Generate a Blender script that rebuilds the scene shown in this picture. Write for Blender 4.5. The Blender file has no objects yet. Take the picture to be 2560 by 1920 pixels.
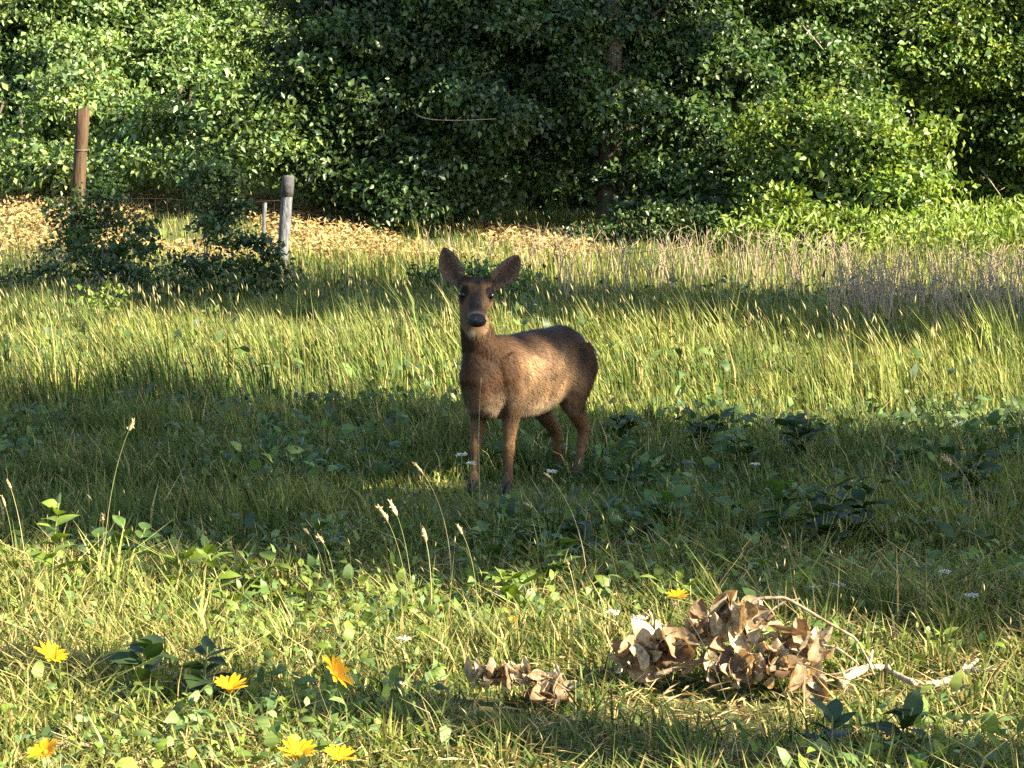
import bpy, math
import numpy as np
from mathutils import Vector, Matrix

# ------------------------------------------------------------------ camera, light, exposure
scene = bpy.context.scene
COL = scene.collection
R = math.radians
FPX = 7332.0            # focal length in photograph pixels (2560 wide)
CAM_H = 1.5
PITCH = math.atan((960.0 - 399.0) / FPX)

cam_d = bpy.data.cameras.new('camera')
cam_d.sensor_width = 36.0
cam_d.lens = 36.0 * FPX / 2560.0
cam_d.clip_start = 0.1
cam_d.clip_end = 2000.0
cam = bpy.data.objects.new('camera', cam_d)
cam.location = (0, 0, CAM_H)
cam.rotation_euler = (R(90) - PITCH, 0, 0)
COL.objects.link(cam)
scene.camera = cam

SUN_A = 28.0            # degrees the sun stands in front of the subject's right side
SUN_E = 30.0
sd = Vector((math.cos(R(SUN_A)) * math.cos(R(SUN_E)), -math.sin(R(SUN_A)) * math.cos(R(SUN_E)), math.sin(R(SUN_E))))
SUND = np.array(sd)

world = bpy.data.worlds.new('World')
scene.world = world
world.use_nodes = True
wn = world.node_tree
bg = wn.nodes['Background']
sky = wn.nodes.new('ShaderNodeTexSky')
sky.sky_type = 'NISHITA'
sky.sun_disc = False
sky.sun_elevation = R(SUN_E)
sky.sun_rotation = math.atan2(sd.x, sd.y)
wn.links.new(sky.outputs['Color'], bg.inputs['Color'])
bg.inputs['Strength'].default_value = 0.066

sun_d = bpy.data.lights.new('sun', 'SUN')
sun_d.energy = 5.0
sun_d.angle = R(0.5)
sun_d.color = (1.0, 0.86, 0.62)
sun = bpy.data.objects.new('sun', sun_d)
sun.location = (40, -20, 30)
sun.rotation_euler = (-sd).to_track_quat('-Z', 'Y').to_euler()
COL.objects.link(sun)

scene.view_settings.view_transform = 'Standard'
scene.view_settings.look = 'None'
scene.view_settings.exposure = 2.5
scene.view_settings.gamma = 1.0
scene.view_settings.use_curve_mapping = False
scene.render.engine = 'CYCLES'
scene.cycles.max_bounces = 6
scene.cycles.diffuse_bounces = 2
scene.cycles.glossy_bounces = 2
scene.cycles.transmission_bounces = 3
scene.cycles.caustics_reflective = False
scene.cycles.caustics_refractive = False
scene.cycles.use_denoising = False

# ------------------------------------------------------------------ helpers
rng = np.random.default_rng(11)


def sst(a, b, x):
    t = np.clip((np.asarray(x, float) - a) / (b - a), 0, 1)
    return t * t * (3 - 2 * t)


def H(x, y):
    """terrain height"""
    x = np.asarray(x, float); y = np.asarray(y, float)
    r = sst(38, 55, y)
    left = sst(1.5, -6.5, x)
    return (r * (0.30 + 0.80 * left)
            + 0.018 * np.sin(1.7 * x + 0.6 * y) + 0.014 * np.sin(2.3 * y - 1.1 * x + 1.0)
            + 0.010 * np.sin(4.1 * x - 3.3 * y + 2.0))


def vnoise(x, y, s=1.0, seed=0):
    """cheap smooth noise in 0..1"""
    r_ = np.random.default_rng(seed)
    v = np.zeros_like(np.asarray(x, float))
    for k in range(7):
        a = r_.uniform(0, 2 * math.pi); f = s * r_.uniform(0.5, 2.2); p = r_.uniform(0, 6.28)
        v = v + np.sin(f * (x * math.cos(a) + y * math.sin(a)) + p)
    return np.clip(0.5 + v / 7.0, 0, 1)


def G(px, py, h=0.0):
    """world point on the ground seen at a photograph pixel (flat part), lifted by h"""
    d = FPX * CAM_H / (py - 399.0)
    return Vector(((px - 1280.0) / FPX * d, d, float(H((px - 1280.0) / FPX * d, d)) + h))


def at(px, dist):
    x = (px - 1280.0) / FPX * dist
    return Vector((x, dist, float(H(x, dist))))


def norm(v):
    n = np.linalg.norm(v, axis=-1, keepdims=True)
    return v / np.maximum(n, 1e-9)


def mesh_np(name, V, F, C=None, smooth=False):
    me = bpy.data.meshes.new(name)
    V = np.ascontiguousarray(V, np.float32); F = np.ascontiguousarray(F, np.int32)
    k = F.shape[1]
    me.vertices.add(len(V)); me.vertices.foreach_set('co', V.ravel())
    me.loops.add(F.size); me.loops.foreach_set('vertex_index', F.ravel())
    me.polygons.add(len(F)); me.polygons.foreach_set('loop_start', np.arange(0, F.size, k, dtype=np.int32))
    if smooth:
        me.polygons.foreach_set('use_smooth', np.ones(len(F), bool))
    me.update(calc_edges=True)
    if C is not None:
        at_ = me.color_attributes.new('Col', 'FLOAT_COLOR', 'POINT')
        c4 = np.ones((len(V), 4), np.float32); c4[:, :3] = C
        at_.data.foreach_set('color', c4.ravel())
    return me


def obj(name, me, mat=None, parent=None, loc=None):
    o = bpy.data.objects.new(name, me)
    COL.objects.link(o)
    if mat is not None and me is not None and len(me.materials) == 0:
        me.materials.append(mat)
    if parent is not None:
        o.parent = parent
    if loc is not None:
        o.location = loc
    return o


def tag(o, label=None, cat=None, group=None, kind=None):
    if label: o['label'] = label
    if cat: o['category'] = cat
    if group: o['group'] = group
    if kind: o['kind'] = kind
    return o


def thing(name, label, cat, loc=(0, 0, 0), group=None, rz=0.0):
    e = bpy.data.objects.new(name, None)
    e.empty_display_size = 0.1
    COL.objects.link(e)
    e.location = loc
    e.rotation_euler = (0, 0, rz)
    return tag(e, label, cat, group)


def ring_loft(cs, As, Bs, n=14, cap=True):
    """closed loft; cs centres, As/Bs ring axes (scaled). returns V, F(tri)"""
    cs = np.asarray(cs, float); As = np.asarray(As, float); Bs = np.asarray(Bs, float)
    m = len(cs)
    t = np.linspace(0, 2 * math.pi, n, endpoint=False)
    V = (cs[:, None, :] + np.cos(t)[None, :, None] * As[:, None, :] + np.sin(t)[None, :, None] * Bs[:, None, :]).reshape(-1, 3)
    F = []
    for i in range(m - 1):
        for j in range(n):
            a = i * n + j; b = i * n + (j + 1) % n
            F.append((a, b, b + n)); F.append((a, b + n, a + n))
    if cap:
        V = np.vstack([V, cs[:1], cs[-1:]])
        s, e = m * n, m * n + 1
        for j in range(n):
            F.append((s, (j + 1) % n, j))
            F.append((e, (m - 1) * n + j, (m - 1) * n + (j + 1) % n))
    return V, np.array(F)


def tube(pts, rad, n=8, flat=1.0, wob=0.0, rg=None):
    pts = np.asarray(pts, float); m = len(pts)
    rad = np.broadcast_to(np.asarray(rad, float), (m,)).copy()
    T = np.gradient(pts, axis=0); T = norm(T)
    ref = np.array([0.31, 0.17, 0.93]) if abs(T[0][2]) < 0.85 else np.array([1.0, 0.1, 0.05])
    A = norm(np.cross(T, ref)); B = norm(np.cross(T, A))
    if wob and rg is not None:
        rad = rad * (1 + wob * rg.uniform(-1, 1, m))
    return ring_loft(pts, A * rad[:, None], B * rad[:, None] * flat, n)


def joinvf(parts):
    Vs, Fs, o = [], [], 0
    for V, F in parts:
        Vs.append(V); Fs.append(F + o); o += len(V)
    return np.vstack(Vs), np.vstack(Fs)


def bez(p0, p1, p2, p3, n=10):
    t = np.linspace(0, 1, n)[:, None]
    p0, p1, p2, p3 = [np.asarray(p, float) for p in (p0, p1, p2, p3)]
    return (1 - t) ** 3 * p0 + 3 * (1 - t) ** 2 * t * p1 + 3 * (1 - t) * t * t * p2 + t ** 3 * p3


def leaf_cards(P, T, N, L, W, C, fold=0.18):
    """folded rhombic leaves, two triangles each"""
    n = len(P)
    T = norm(T); S = norm(np.cross(N, T)); N2 = np.cross(T, S)
    L = np.broadcast_to(L, (n,))[:, None]; W = np.broadcast_to(W, (n,))[:, None]
    V = np.empty((n, 4, 3))
    V[:, 0] = P
    V[:, 1] = P + T * L * 0.45 + S * W * 0.5 + N2 * fold * W
    V[:, 2] = P + T * L - N2 * 0.12 * L
    V[:, 3] = P + T * L * 0.45 - S * W * 0.5 + N2 * fold * W
    b = np.arange(n)[:, None] * 4
    F = np.concatenate([b + [0, 1, 2], b + [0, 2, 3]])
    return V.reshape(-1, 3), F, np.repeat(C, 4, axis=0)


def leaf_cards6(P, T, N, L, W, C, rg):
    """oval folded leaves, four triangles each"""
    n = len(P)
    T = norm(T); S = norm(np.cross(N, T)); N2 = np.cross(T, S)
    L = np.broadcast_to(L, (n,))[:, None]; W = np.broadcast_to(W, (n,))[:, None]
    f = rg.uniform(.05, .35, (n, 1)); dr = rg.uniform(.0, .35, (n, 1)); pk = rg.uniform(.2, .42, (n, 1))
    V = np.empty((n, 6, 3))
    V[:, 0] = P
    V[:, 1] = P + T * L * pk + S * W * .5 + N2 * f * W
    V[:, 2] = P + T * L * .72 + S * W * .36 + N2 * (f * W - dr * L * .35)
    V[:, 3] = P + T * L - N2 * dr * L
    V[:, 4] = P + T * L * .72 - S * W * .36 + N2 * (f * W - dr * L * .35)
    V[:, 5] = P + T * L * pk - S * W * .5 + N2 * f * W
    b = np.arange(n)[:, None] * 6
    F = np.concatenate([b + [0, 1, 5], b + [1, 2, 5], b + [2, 4, 5], b + [2, 3, 4]])
    return V.reshape(-1, 3), F, np.repeat(C, 6, axis=0)


def blades(P, hgt, wid, lean, yaw, bend, C, tipc=None):
    """grass blades: 5 verts, 3 triangles. lean: horizontal vector (n,2) at tip"""
    n = len(P)
    S = np.stack([np.cos(yaw), np.sin(yaw), np.zeros(n)], 1)
    up = np.array([0, 0, 1.0])
    L3 = np.concatenate([lean, np.zeros((n, 1))], 1)
    w = wid[:, None]; h = hgt[:, None]
    mid = P + up * h * 0.55 + L3 * h * 0.30
    tip = P + up * h * (1.0 - bend[:, None]) + L3 * h
    V = np.empty((n, 5, 3))
    V[:, 0] = P - S * w * 0.5; V[:, 1] = P + S * w * 0.5
    V[:, 2] = mid + S * w * 0.42; V[:, 3] = mid - S * w * 0.42
    V[:, 4] = tip
    b = np.arange(n)[:, None] * 5
    F = np.concatenate([b + [0, 1, 2], b + [0, 2, 3], b + [3, 2, 4]])
    CC = np.repeat(C, 5, axis=0)
    if tipc is not None:
        CC[4::5] = tipc
    return V.reshape(-1, 3), F, CC


class Acc:
    def __init__(s): s.V, s.F, s.C, s.o = [], [], [], 0
    def add(s, V, F, C):
        s.V.append(V); s.F.append(F + s.o); s.C.append(C); s.o += len(V)
    def mesh(s, name, smooth=False):
        return mesh_np(name, np.vstack(s.V), np.vstack(s.F), np.vstack(s.C), smooth)


# ------------------------------------------------------------------ materials
def base_mat(name):
    m = bpy.data.materials.new(name); m.use_nodes = True
    nt = m.node_tree
    return m, nt, nt.nodes['Principled BSDF'], nt.nodes['Material Output']


def foliage_mat(name, trans=0.35, rough=0.45, spec=0.4, tcol=(1.25, 1.2, 0.55), gain=1.0, nscale=60.0, namp=0.25):
    """colour from the per-leaf attribute; thin-leaf translucency"""
    m, nt, p, out = base_mat(name)
    a = nt.nodes.new('ShaderNodeAttribute'); a.attribute_name = 'Col'
    nz = nt.nodes.new('ShaderNodeTexNoise'); nz.inputs['Scale'].default_value = nscale; nz.inputs['Detail'].default_value = 5
    mr = nt.nodes.new('ShaderNodeMapRange'); mr.inputs[1].default_value = .3; mr.inputs[2].default_value = .7; mr.inputs[3].default_value = (1 - namp) * gain; mr.inputs[4].default_value = (1 + namp) * gain
    nt.links.new(nz.outputs['Fac'], mr.inputs[0])
    mul = nt.nodes.new('ShaderNodeVectorMath'); mul.operation = 'SCALE'
    nt.links.new(a.outputs['Color'], mul.inputs[0]); nt.links.new(mr.outputs[0], mul.inputs['Scale'])
    nt.links.new(mul.outputs[0], p.inputs['Base Color'])
    p.inputs['Roughness'].default_value = rough
    p.inputs['Specular IOR Level'].default_value = spec
    tr = nt.nodes.new('ShaderNodeBsdfTranslucent')
    tc = nt.nodes.new('ShaderNodeVectorMath'); tc.operation = 'MULTIPLY'; tc.inputs[1].default_value = tcol
    nt.links.new(mul.outputs[0], tc.inputs[0]); nt.links.new(tc.outputs[0], tr.inputs['Color'])
    mx = nt.nodes.new('ShaderNodeMixShader'); mx.inputs[0].default_value = trans
    nt.links.new(p.outputs[0], mx.inputs[1]); nt.links.new(tr.outputs[0], mx.inputs[2])
    nt.links.new(mx.outputs[0], out.inputs['Surface'])
    return m


def noise_mat(name, c1, c2, scale=8.0, rough=0.8, bump=0.4, stretch=(1, 1, 1), spec=0.2, c3=None, bscale=None):
    m, nt, p, out = base_mat(name)
    tc = nt.nodes.new('ShaderNodeTexCoord')
    mp = nt.nodes.new('ShaderNodeMapping'); mp.inputs['Scale'].default_value = stretch
    nt.links.new(tc.outputs['Object'], mp.inputs[0])
    nz = nt.nodes.new('ShaderNodeTexNoise'); nz.inputs['Scale'].default_value = scale; nz.inputs['Detail'].default_value = 6
    nz.inputs['Roughness'].default_value = 0.65
    nt.links.new(mp.outputs[0], nz.inputs['Vector'])
    cr = nt.nodes.new('ShaderNodeValToRGB')
    cr.color_ramp.elements[0].position = 0.35; cr.color_ramp.elements[1].position = 0.65
    cr.color_ramp.elements[0].color = (*c1, 1); cr.color_ramp.elements[1].color = (*c2, 1)
    if c3 is not None:
        e = cr.color_ramp.elements.new(0.8); e.color = (*c3, 1)
    nt.links.new(nz.outputs['Fac'], cr.inputs[0]); nt.links.new(cr.outputs[0], p.inputs['Base Color'])
    p.inputs['Roughness'].default_value = rough
    p.inputs['Specular IOR Level'].default_value = spec
    if bump:
        b = nt.nodes.new('ShaderNodeBump'); b.inputs['Strength'].default_value = bump; b.inputs['Distance'].default_value = 0.02
        n2 = nt.nodes.new('ShaderNodeTexNoise'); n2.inputs['Scale'].default_value = bscale or scale * 2.2; n2.inputs['Detail'].default_value = 5
        nt.links.new(mp.outputs[0], n2.inputs['Vector'])
        nt.links.new(n2.outputs['Fac'], b.inputs['Height']); nt.links.new(b.outputs[0], p.inputs['Normal'])
    return m


def plain_mat(name, c, rough=0.5, spec=0.5):
    m, nt, p, out = base_mat(name)
    p.inputs['Base Color'].default_value = (*c, 1); p.inputs['Roughness'].default_value = rough
    p.inputs['Specular IOR Level'].default_value = spec
    return m


M_GRASS = foliage_mat('grass_blade', trans=0.27, rough=0.6, spec=0.14, tcol=(1.2, 1.15, 0.6))
M_LEAF = foliage_mat('tree_leaf', trans=0.28, rough=0.38, spec=0.38, tcol=(1.25, 1.25, 0.45))
M_WEED = foliage_mat('weed_leaf', trans=0.3, rough=0.5, spec=0.3, tcol=(1.2, 1.25, 0.45))
M_LITTER = foliage_mat('dry_litter', trans=0.2, rough=0.7, spec=0.15, tcol=(1.3, 1.0, 0.6))
M_DEAD = foliage_mat('dead_leaf', trans=0.30, rough=0.6, spec=0.3, tcol=(1.3, 1.0, 0.62), nscale=4.0, namp=.45)
M_PETAL = foliage_mat('petal', trans=0.35, rough=0.55, spec=0.2, tcol=(1.1, 1.0, 0.7))
M_STEM = noise_mat('weed_stem', (0.12, 0.15, 0.05), (0.22, 0.22, 0.09), 30, bump=0)
M_STRAW = noise_mat('straw_stem', (0.30, 0.26, 0.12), (0.46, 0.40, 0.22), 30, bump=0)
M_SEED = noise_mat('seed_head', (0.34, 0.25, 0.13), (0.55, 0.43, 0.24), 90, bump=0.3)
M_BARK = noise_mat('bark', (0.035, 0.028, 0.022), (0.12, 0.095, 0.07), 6, 0.9, 0.8, (3, 3, 0.8))
M_TWIG = noise_mat('twig_bark', (0.14, 0.10, 0.07), (0.32, 0.25, 0.18), 25, 0.8, 0.4)
M_PALE = noise_mat('bleached_wood', (0.20, 0.16, 0.115), (0.43, 0.365, 0.27), 22, 0.8, 0.5, (1, 1, 1))
M_DRYSTEM = noise_mat('dry_stem', (0.20, 0.16, 0.12), (0.42, 0.35, 0.27), 18, 0.85, 0)
M_POST = noise_mat('post_brown', (0.040, 0.026, 0.016), (0.095, 0.060, 0.034), 5, 0.85, 0.6, (9, 9, 0.7), c3=(0.20, 0.14, 0.09))
M_POSTG = noise_mat('post_grey', (0.045, 0.050, 0.056), (0.15, 0.16, 0.175), 6, 0.9, 0.8, (6, 6, 1.4), c3=(0.30, 0.31, 0.33))
M_POSTCAP = noise_mat('post_end_grain', (0.035, 0.036, 0.038), (0.08, 0.08, 0.082), 9, 0.9, 0.6)
M_WIRE = noise_mat('wire', (0.05, 0.04, 0.035), (0.11, 0.09, 0.08), 40, 0.5, 0)
M_STONE = noise_mat('pale_stone', (0.36, 0.38, 0.42), (0.55, 0.58, 0.62), 6, 0.9, 0.5)
M_NOSE = noise_mat('deer_nose', (0.006, 0.006, 0.007), (0.014, 0.013, 0.014), 160, 0.42, 0.4, spec=0.4)
M_EYE = plain_mat('deer_eye', (0.006, 0.005, 0.004), 0.22, 0.35)
M_HOOF = noise_mat('hoof', (0.02, 0.016, 0.013), (0.05, 0.04, 0.03), 20, 0.5, 0.2)


def coat_mat(name, rough):
    m, nt, p, out = base_mat(name)
    a = nt.nodes.new('ShaderNodeAttribute'); a.attribute_name = 'Col'
    tc = nt.nodes.new('ShaderNodeTexCoord')
    nz = nt.nodes.new('ShaderNodeTexNoise'); nz.inputs['Scale'].default_value = 45.0; nz.inputs['Detail'].default_value = 4
    nt.links.new(tc.outputs['Object'], nz.inputs['Vector'])
    mr = nt.nodes.new('ShaderNodeMapRange'); mr.inputs[3].default_value = 0.72; mr.inputs[4].default_value = 1.28
    nt.links.new(nz.outputs['Fac'], mr.inputs[0])
    mul = nt.nodes.new('ShaderNodeVectorMath'); mul.operation = 'SCALE'
    nt.links.new(a.outputs['Color'], mul.inputs[0]); nt.links.new(mr.outputs[0], mul.inputs['Scale'])
    nt.links.new(mul.outputs[0], p.inputs['Base Color'])
    p.inputs['Roughness'].default_value = rough
    p.inputs['Specular IOR Level'].default_value = 0.12
    p.inputs['Sheen Weight'].default_value = 0.0
    p.inputs['Sheen Roughness'].default_value = 0.5
    return m


M_COAT = coat_mat('deer_coat', 0.75)
M_FUR = coat_mat('deer_fur', 0.6)


def ground_mat():
    m, nt, p, out = base_mat('meadow_soil')
    tc = nt.nodes.new('ShaderNodeTexCoord')
    n1 = nt.nodes.new('ShaderNodeTexNoise'); n1.inputs['Scale'].default_value = 9.0; n1.inputs['Detail'].default_value = 8
    n2 = nt.nodes.new('ShaderNodeTexNoise'); n2.inputs['Scale'].default_value = 0.6; n2.inputs['Detail'].default_value = 4
    nt.links.new(tc.outputs['Object'], n1.inputs['Vector']); nt.links.new(tc.outputs['Object'], n2.inputs['Vector'])
    cr = nt.nodes.new('ShaderNodeValToRGB')
    cr.color_ramp.elements[0].position = 0.35; cr.color_ramp.elements[0].color = (0.035, 0.045, 0.018, 1)
    cr.color_ramp.elements[1].position = 0.68; cr.color_ramp.elements[1].color = (0.13, 0.12, 0.055, 1)
    c2 = nt.nodes.new('ShaderNodeValToRGB')
    c2.color_ramp.elements[0].position = 0.4; c2.color_ramp.elements[0].color = (0.05, 0.075, 0.022, 1)
    c2.color_ramp.elements[1].position = 0.65; c2.color_ramp.elements[1].color = (0.10, 0.11, 0.04, 1)
    nt.links.new(n1.outputs['Fac'], cr.inputs[0]); nt.links.new(n2.outputs['Fac'], c2.inputs[0])
    mx = nt.nodes.new('ShaderNodeMix'); mx.data_type = 'RGBA'; mx.inputs[0].default_value = 0.5
    nt.links.new(cr.outputs[0], mx.inputs[6]); nt.links.new(c2.outputs[0], mx.inputs[7])
    nt.links.new(mx.outputs[2], p.inputs['Base Color'])
    p.inputs['Roughness'].default_value = 0.95
    p.inputs['Specular IOR Level'].default_value = 0.1
    b = nt.nodes.new('ShaderNodeBump'); b.inputs['Strength'].default_value = 0.6; b.inputs['Distance'].default_value = 0.03
    nt.links.new(n1.outputs['Fac'], b.inputs['Height']); nt.links.new(b.outputs[0], p.inputs['Normal'])
    return m


# ------------------------------------------------------------------ ground
def axis(lo, hi, step, far):
    a = np.arange(lo, hi + step / 2, step)
    ext = [far * k for k in (0.12, 0.3, 1.0)]
    return np.concatenate([[lo - e for e in ext[::-1]], a, [hi + e for e in ext]])


gx = axis(-24, 24, 0.6, 500); gy = axis(-2, 78, 0.6, 700)
X, Y = np.meshgrid(gx, gy)
Z = H(X, np.minimum(Y, 80))
Vg = np.stack([X, Y, Z], -1).reshape(-1, 3)
nx = len(gx); ny = len(gy)
ii, jj = np.meshgrid(np.arange(nx - 1), np.arange(ny - 1))
a0 = (jj * nx + ii).ravel()
Fg = np.stack([a0, a0 + 1, a0 + nx + 1, a0 + nx], 1)
tag(obj('ground', mesh_np('ground', Vg, Fg, None, True), ground_mat()), 'meadow ground under the grass', 'ground', kind='structure')


# ------------------------------------------------------------------ trees
def leafy(lobes, per, L, W, palette, rg, clump=0.30, shell=0.55, hole=None, droop=0.35, sub=False):
    """leaves clustered in clumps over ellipsoidal lobes. lobes rows: cx cy cz rx ry rz"""
    acc = Acc()
    pal = np.array(palette, float)
    if sub:
        fine = []
        for lb in lobes:
            c = np.array(lb[:3]); r = np.array(lb[3:6])
            k = int(np.clip(13 * (r[0] / 0.8) ** 1.2, 6, 26))
            dirs = norm(rg.normal(size=(k, 3)))
            for d in dirs:
                f = rg.uniform(.26, .52) * r[0]
                q = c + d * r * rg.uniform(.55, 1.08)
                ln = rg.uniform(.9, 1.7)
                fine.append((*q, f * ln, f * ln * rg.uniform(.8, 1.1), f * rg.uniform(.45, .85), rg.uniform(.55, 1.5)))
        lobes = fine
    for lb in lobes:
        c = np.array(lb[:3]); r = np.array(lb[3:6])
        area = 4 * math.pi * ((r[0] * r[1] + r[0] * r[2] + r[1] * r[2]) / 3)
        nl = int(per * area * (.45 + .55 * min(1.3, lb[6]) if len(lb) > 6 else 1)); ncl = max(6, int(nl / 42))
        big = 1.0
        if sub and lb[2] > 5.2:      # high boughs: fewer, larger sprays
            nl = max(20, int(nl * .16)); ncl = max(4, ncl // 3); big = 2.2
        dirs = norm(rg.normal(size=(ncl, 3)))
        rad = shell + (1 - shell) * rg.random(ncl) ** 0.6
        rad = rad * (1 + 0.16 * rg.normal(size=ncl))
        cc = c + dirs * rad[:, None] * r
        tint = pal[rg.integers(0, len(pal), ncl)] * rg.uniform(0.7, 1.3, (ncl, 1)) * (lb[6] ** .5 if len(lb) > 6 else 1)
        idx = rg.integers(0, ncl, nl)
        sp = clump * rg.uniform(0.6, 1.3, ncl)
        P = cc[idx] + rg.normal(size=(nl, 3)) * sp[idx][:, None] * np.array([1, 1, 0.55])
        out = dirs[idx]
        T = out * 0.6 + rg.normal(size=(nl, 3)) * 0.7 + np.array([0, 0, -droop])
        N = out * 0.5 + np.array([0, 0, 0.7]) + rg.normal(size=(nl, 3)) * 0.55
        s = np.clip(np.exp(rg.normal(size=nl) * .26), .45, 1.6) * rg.uniform(.75, 1.1) * big
        C = tint[idx] * rg.uniform(0.8, 1.2, (nl, 1)) * (1 + rg.normal(size=(nl, 3)) * 0.05)
        if hole is not None:
            keep = hole(P)
            P, T, N, s, C = P[keep], T[keep], N[keep], s[keep], C[keep]
        gz = H(P[:, 0], np.minimum(P[:, 1], 80))
        k = P[:, 2] > gz + 0.05
        V, F, CC = leaf_cards(P[k], T[k], N[k], L * s[k], W * s[k], C[k])
        acc.add(V, F, CC)
    return acc


def make_tree(name, label, base, trunk_h, trunk_r, lobes, per, L, W, palette, seed, group=None, clump=0.2, shell=0.55, hole=None,
              limbs=True, lean=(0, 0), droop=0.35, cat='tree', sub=False):
    rg = np.random.default_rng(seed)
    base = np.array(base, float)
    t = thing(name, label, cat, tuple(base), group)
    top = np.array([lean[0], lean[1], trunk_h])
    pts = bez((0, 0, -0.15), (rg.uniform(-.1, .1), rg.uniform(-.1, .1), trunk_h * 0.35), top * [0.6, 0.6, 0.7], top, 12)
    rr = trunk_r * np.linspace(1.15, 0.35, 12); rr[0] *= 1.25
    V, F = tube(pts, rr, 10, wob=0.06, rg=rg)
    obj('trunk', mesh_np('trunk', V, F, None, True), M_BARK, t)
    if limbs:
        for lb in lobes:
            e = np.array(lb[:3]) - base
            k = int(np.clip(3 + 7 * (e[2] / max(trunk_h, .1)) * 0.6, 2, 10))
            s = pts[k]
            mid1 = s + (e - s) * 0.35 + np.array([0, 0, 0.04 * np.linalg.norm(e - s)])
            mid2 = s + (e - s) * 0.7 + rg.normal(size=3) * 0.15
            q = bez(s, mid1, mid2, e, 9)
            r0 = trunk_r * rg.uniform(0.16, 0.3)
            V, F = tube(q, r0 * np.linspace(1, 0.2, 9), 6, wob=0.08, rg=rg)
            obj('limb', mesh_np('limb', V, F, None, True), M_BARK, t)
    acc = leafy(lobes, per, L, W, palette, rg, clump, shell, hole, droop, sub)
    me = acc.mesh('crown')
    me.transform(Matrix.Translation(tuple(-base)))
    tag(obj('crown', me, M_LEAF, t), kind='stuff')
    return t


PAL_DARK = [(0.034, 0.068, 0.022), (0.046, 0.086, 0.024), (0.032, 0.060, 0.028), (0.060, 0.095, 0.026)]
PAL_MID = [(0.075, 0.135, 0.034), (0.100, 0.165, 0.042), (0.066, 0.120, 0.042), (0.125, 0.180, 0.052)]
PAL_PALE = [(0.125, 0.200, 0.070), (0.155, 0.225, 0.074), (0.105, 0.175, 0.070), (0.175, 0.235, 0.075)]
PAL_LIME = [(0.120, 0.185, 0.025), (0.145, 0.200, 0.032), (0.100, 0.160, 0.028), (0.165, 0.215, 0.045)]


def rand_lobes(rg, x0, x1, y0, y1, z0, z1, n, r0, r1):
    out = []
    for i in range(n):
        r = rg.uniform(r0, r1)
        out.append((rg.uniform(x0, x1), rg.uniform(y0, y1), rg.uniform(z0, z1), r * rg.uniform(.9, 1.2), r * rg.uniform(.8, 1.1), r * rg.uniform(.65, .95)))
    return out


def pxlobe(px, py, dist, rpx, fl=0.8, dr=0.9):
    """lobe centred on a line of sight at a chosen distance; radius given in photo pixels there"""
    s = FPX / dist
    z = CAM_H - (py - 399.0) / s
    r = rpx / s
    return ((px - 1280) / s, dist, z, r, r * dr, r * fl)


rgt = np.random.default_rng(5)
# the wood edge across the back -------------------------------------------------
lob = [pxlobe(60, 60, 54, 150), pxlobe(200, 170, 53.2, 120), pxlobe(40, 260, 53.5, 130), pxlobe(150, 330, 53.8, 110), pxlobe(60, 400, 54.5, 90),
       pxlobe(330, 40, 55, 130), pxlobe(-120, 150, 54, 150), pxlobe(-100, 330, 54, 140), pxlobe(210, 410, 55, 70)]
lob += [pxlobe(90, 425, 48.5, 75, .6), pxlobe(250, 390, 48, 80, .7), pxlobe(0, 370, 49, 80, .7), pxlobe(300, 300, 49, 80), pxlobe(170, 250, 49.5, 90)]
lob += rand_lobes(rgt, -12.5, -6.5, 53.5, 57, 5.0, 8.5, 7, 1.0, 1.5)
make_tree('broadleaf_tree', 'pale grey-green leafy tree behind the tall brown fence post', at(40, 56), 7.0, 0.22, lob, 290, 0.122, 0.074, PAL_PALE, 21, sub=True, group='trees along the wood edge')
lob = [pxlobe(430, 60, 55.5, 130), pxlobe(560, 140, 55, 120), pxlobe(660, 60, 55, 110), pxlobe(420, 250, 56, 110), pxlobe(540, 300, 55.2, 110),
       pxlobe(650, 270, 55, 100), pxlobe(330, 350, 56, 100), pxlobe(470, 390, 56, 90), pxlobe(640, 390, 55, 85), pxlobe(720, 150, 55.5, 90)]
lob += [pxlobe(380, 410, 47.6, 70, .7), pxlobe(500, 410, 47.2, 75, .6), pxlobe(620, 420, 46.6, 75, .7), pxlobe(690, 340, 46.4, 70), pxlobe(590, 260, 47.4, 90), pxlobe(420, 310, 48.2, 80), pxlobe(450, 150, 53.5, 100), pxlobe(330, 190, 54, 90)]
lob += rand_lobes(rgt, -6.8, -3.6, 55, 58, 5.0, 8.5, 6, 1.0, 1.5)
make_tree('broadleaf_tree', 'mid green tree rising behind the gap between the two fence posts', at(480, 57.5), 7.0, 0.2, lob, 400, 0.105, 0.062, PAL_PALE + PAL_MID[1:2], 22, sub=True, group='trees along the wood edge')
lob = [pxlobe(860, 80, 48, 150), pxlobe(820, 240, 47.3, 120), pxlobe(1010, 180, 47.2, 150), pxlobe(900, 380, 47, 140), pxlobe(1080, 400, 46.8, 140),
       pxlobe(1000, 500, 46.6, 110, 0.6), pxlobe(880, 490, 47.2, 80, 0.6), pxlobe(1140, 60, 48, 160), pxlobe(1200, 280, 47.2, 140), pxlobe(1180, 480, 46.6, 90, .6)]
lob += rand_lobes(rgt, -2.4, -0.2, 47.5, 49.5, 3.9, 4.3, 4, 0.6, 0.8)
make_tree('broadleaf_tree', 'dark spreading tree with low boughs sweeping to the tan bank behind the deer', at(1040, 49.5), 4.0, 0.2, lob, 420, 0.102, 0.066, PAL_DARK, 23, sub=True, group='trees along the wood edge', clump=0.17)
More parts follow.
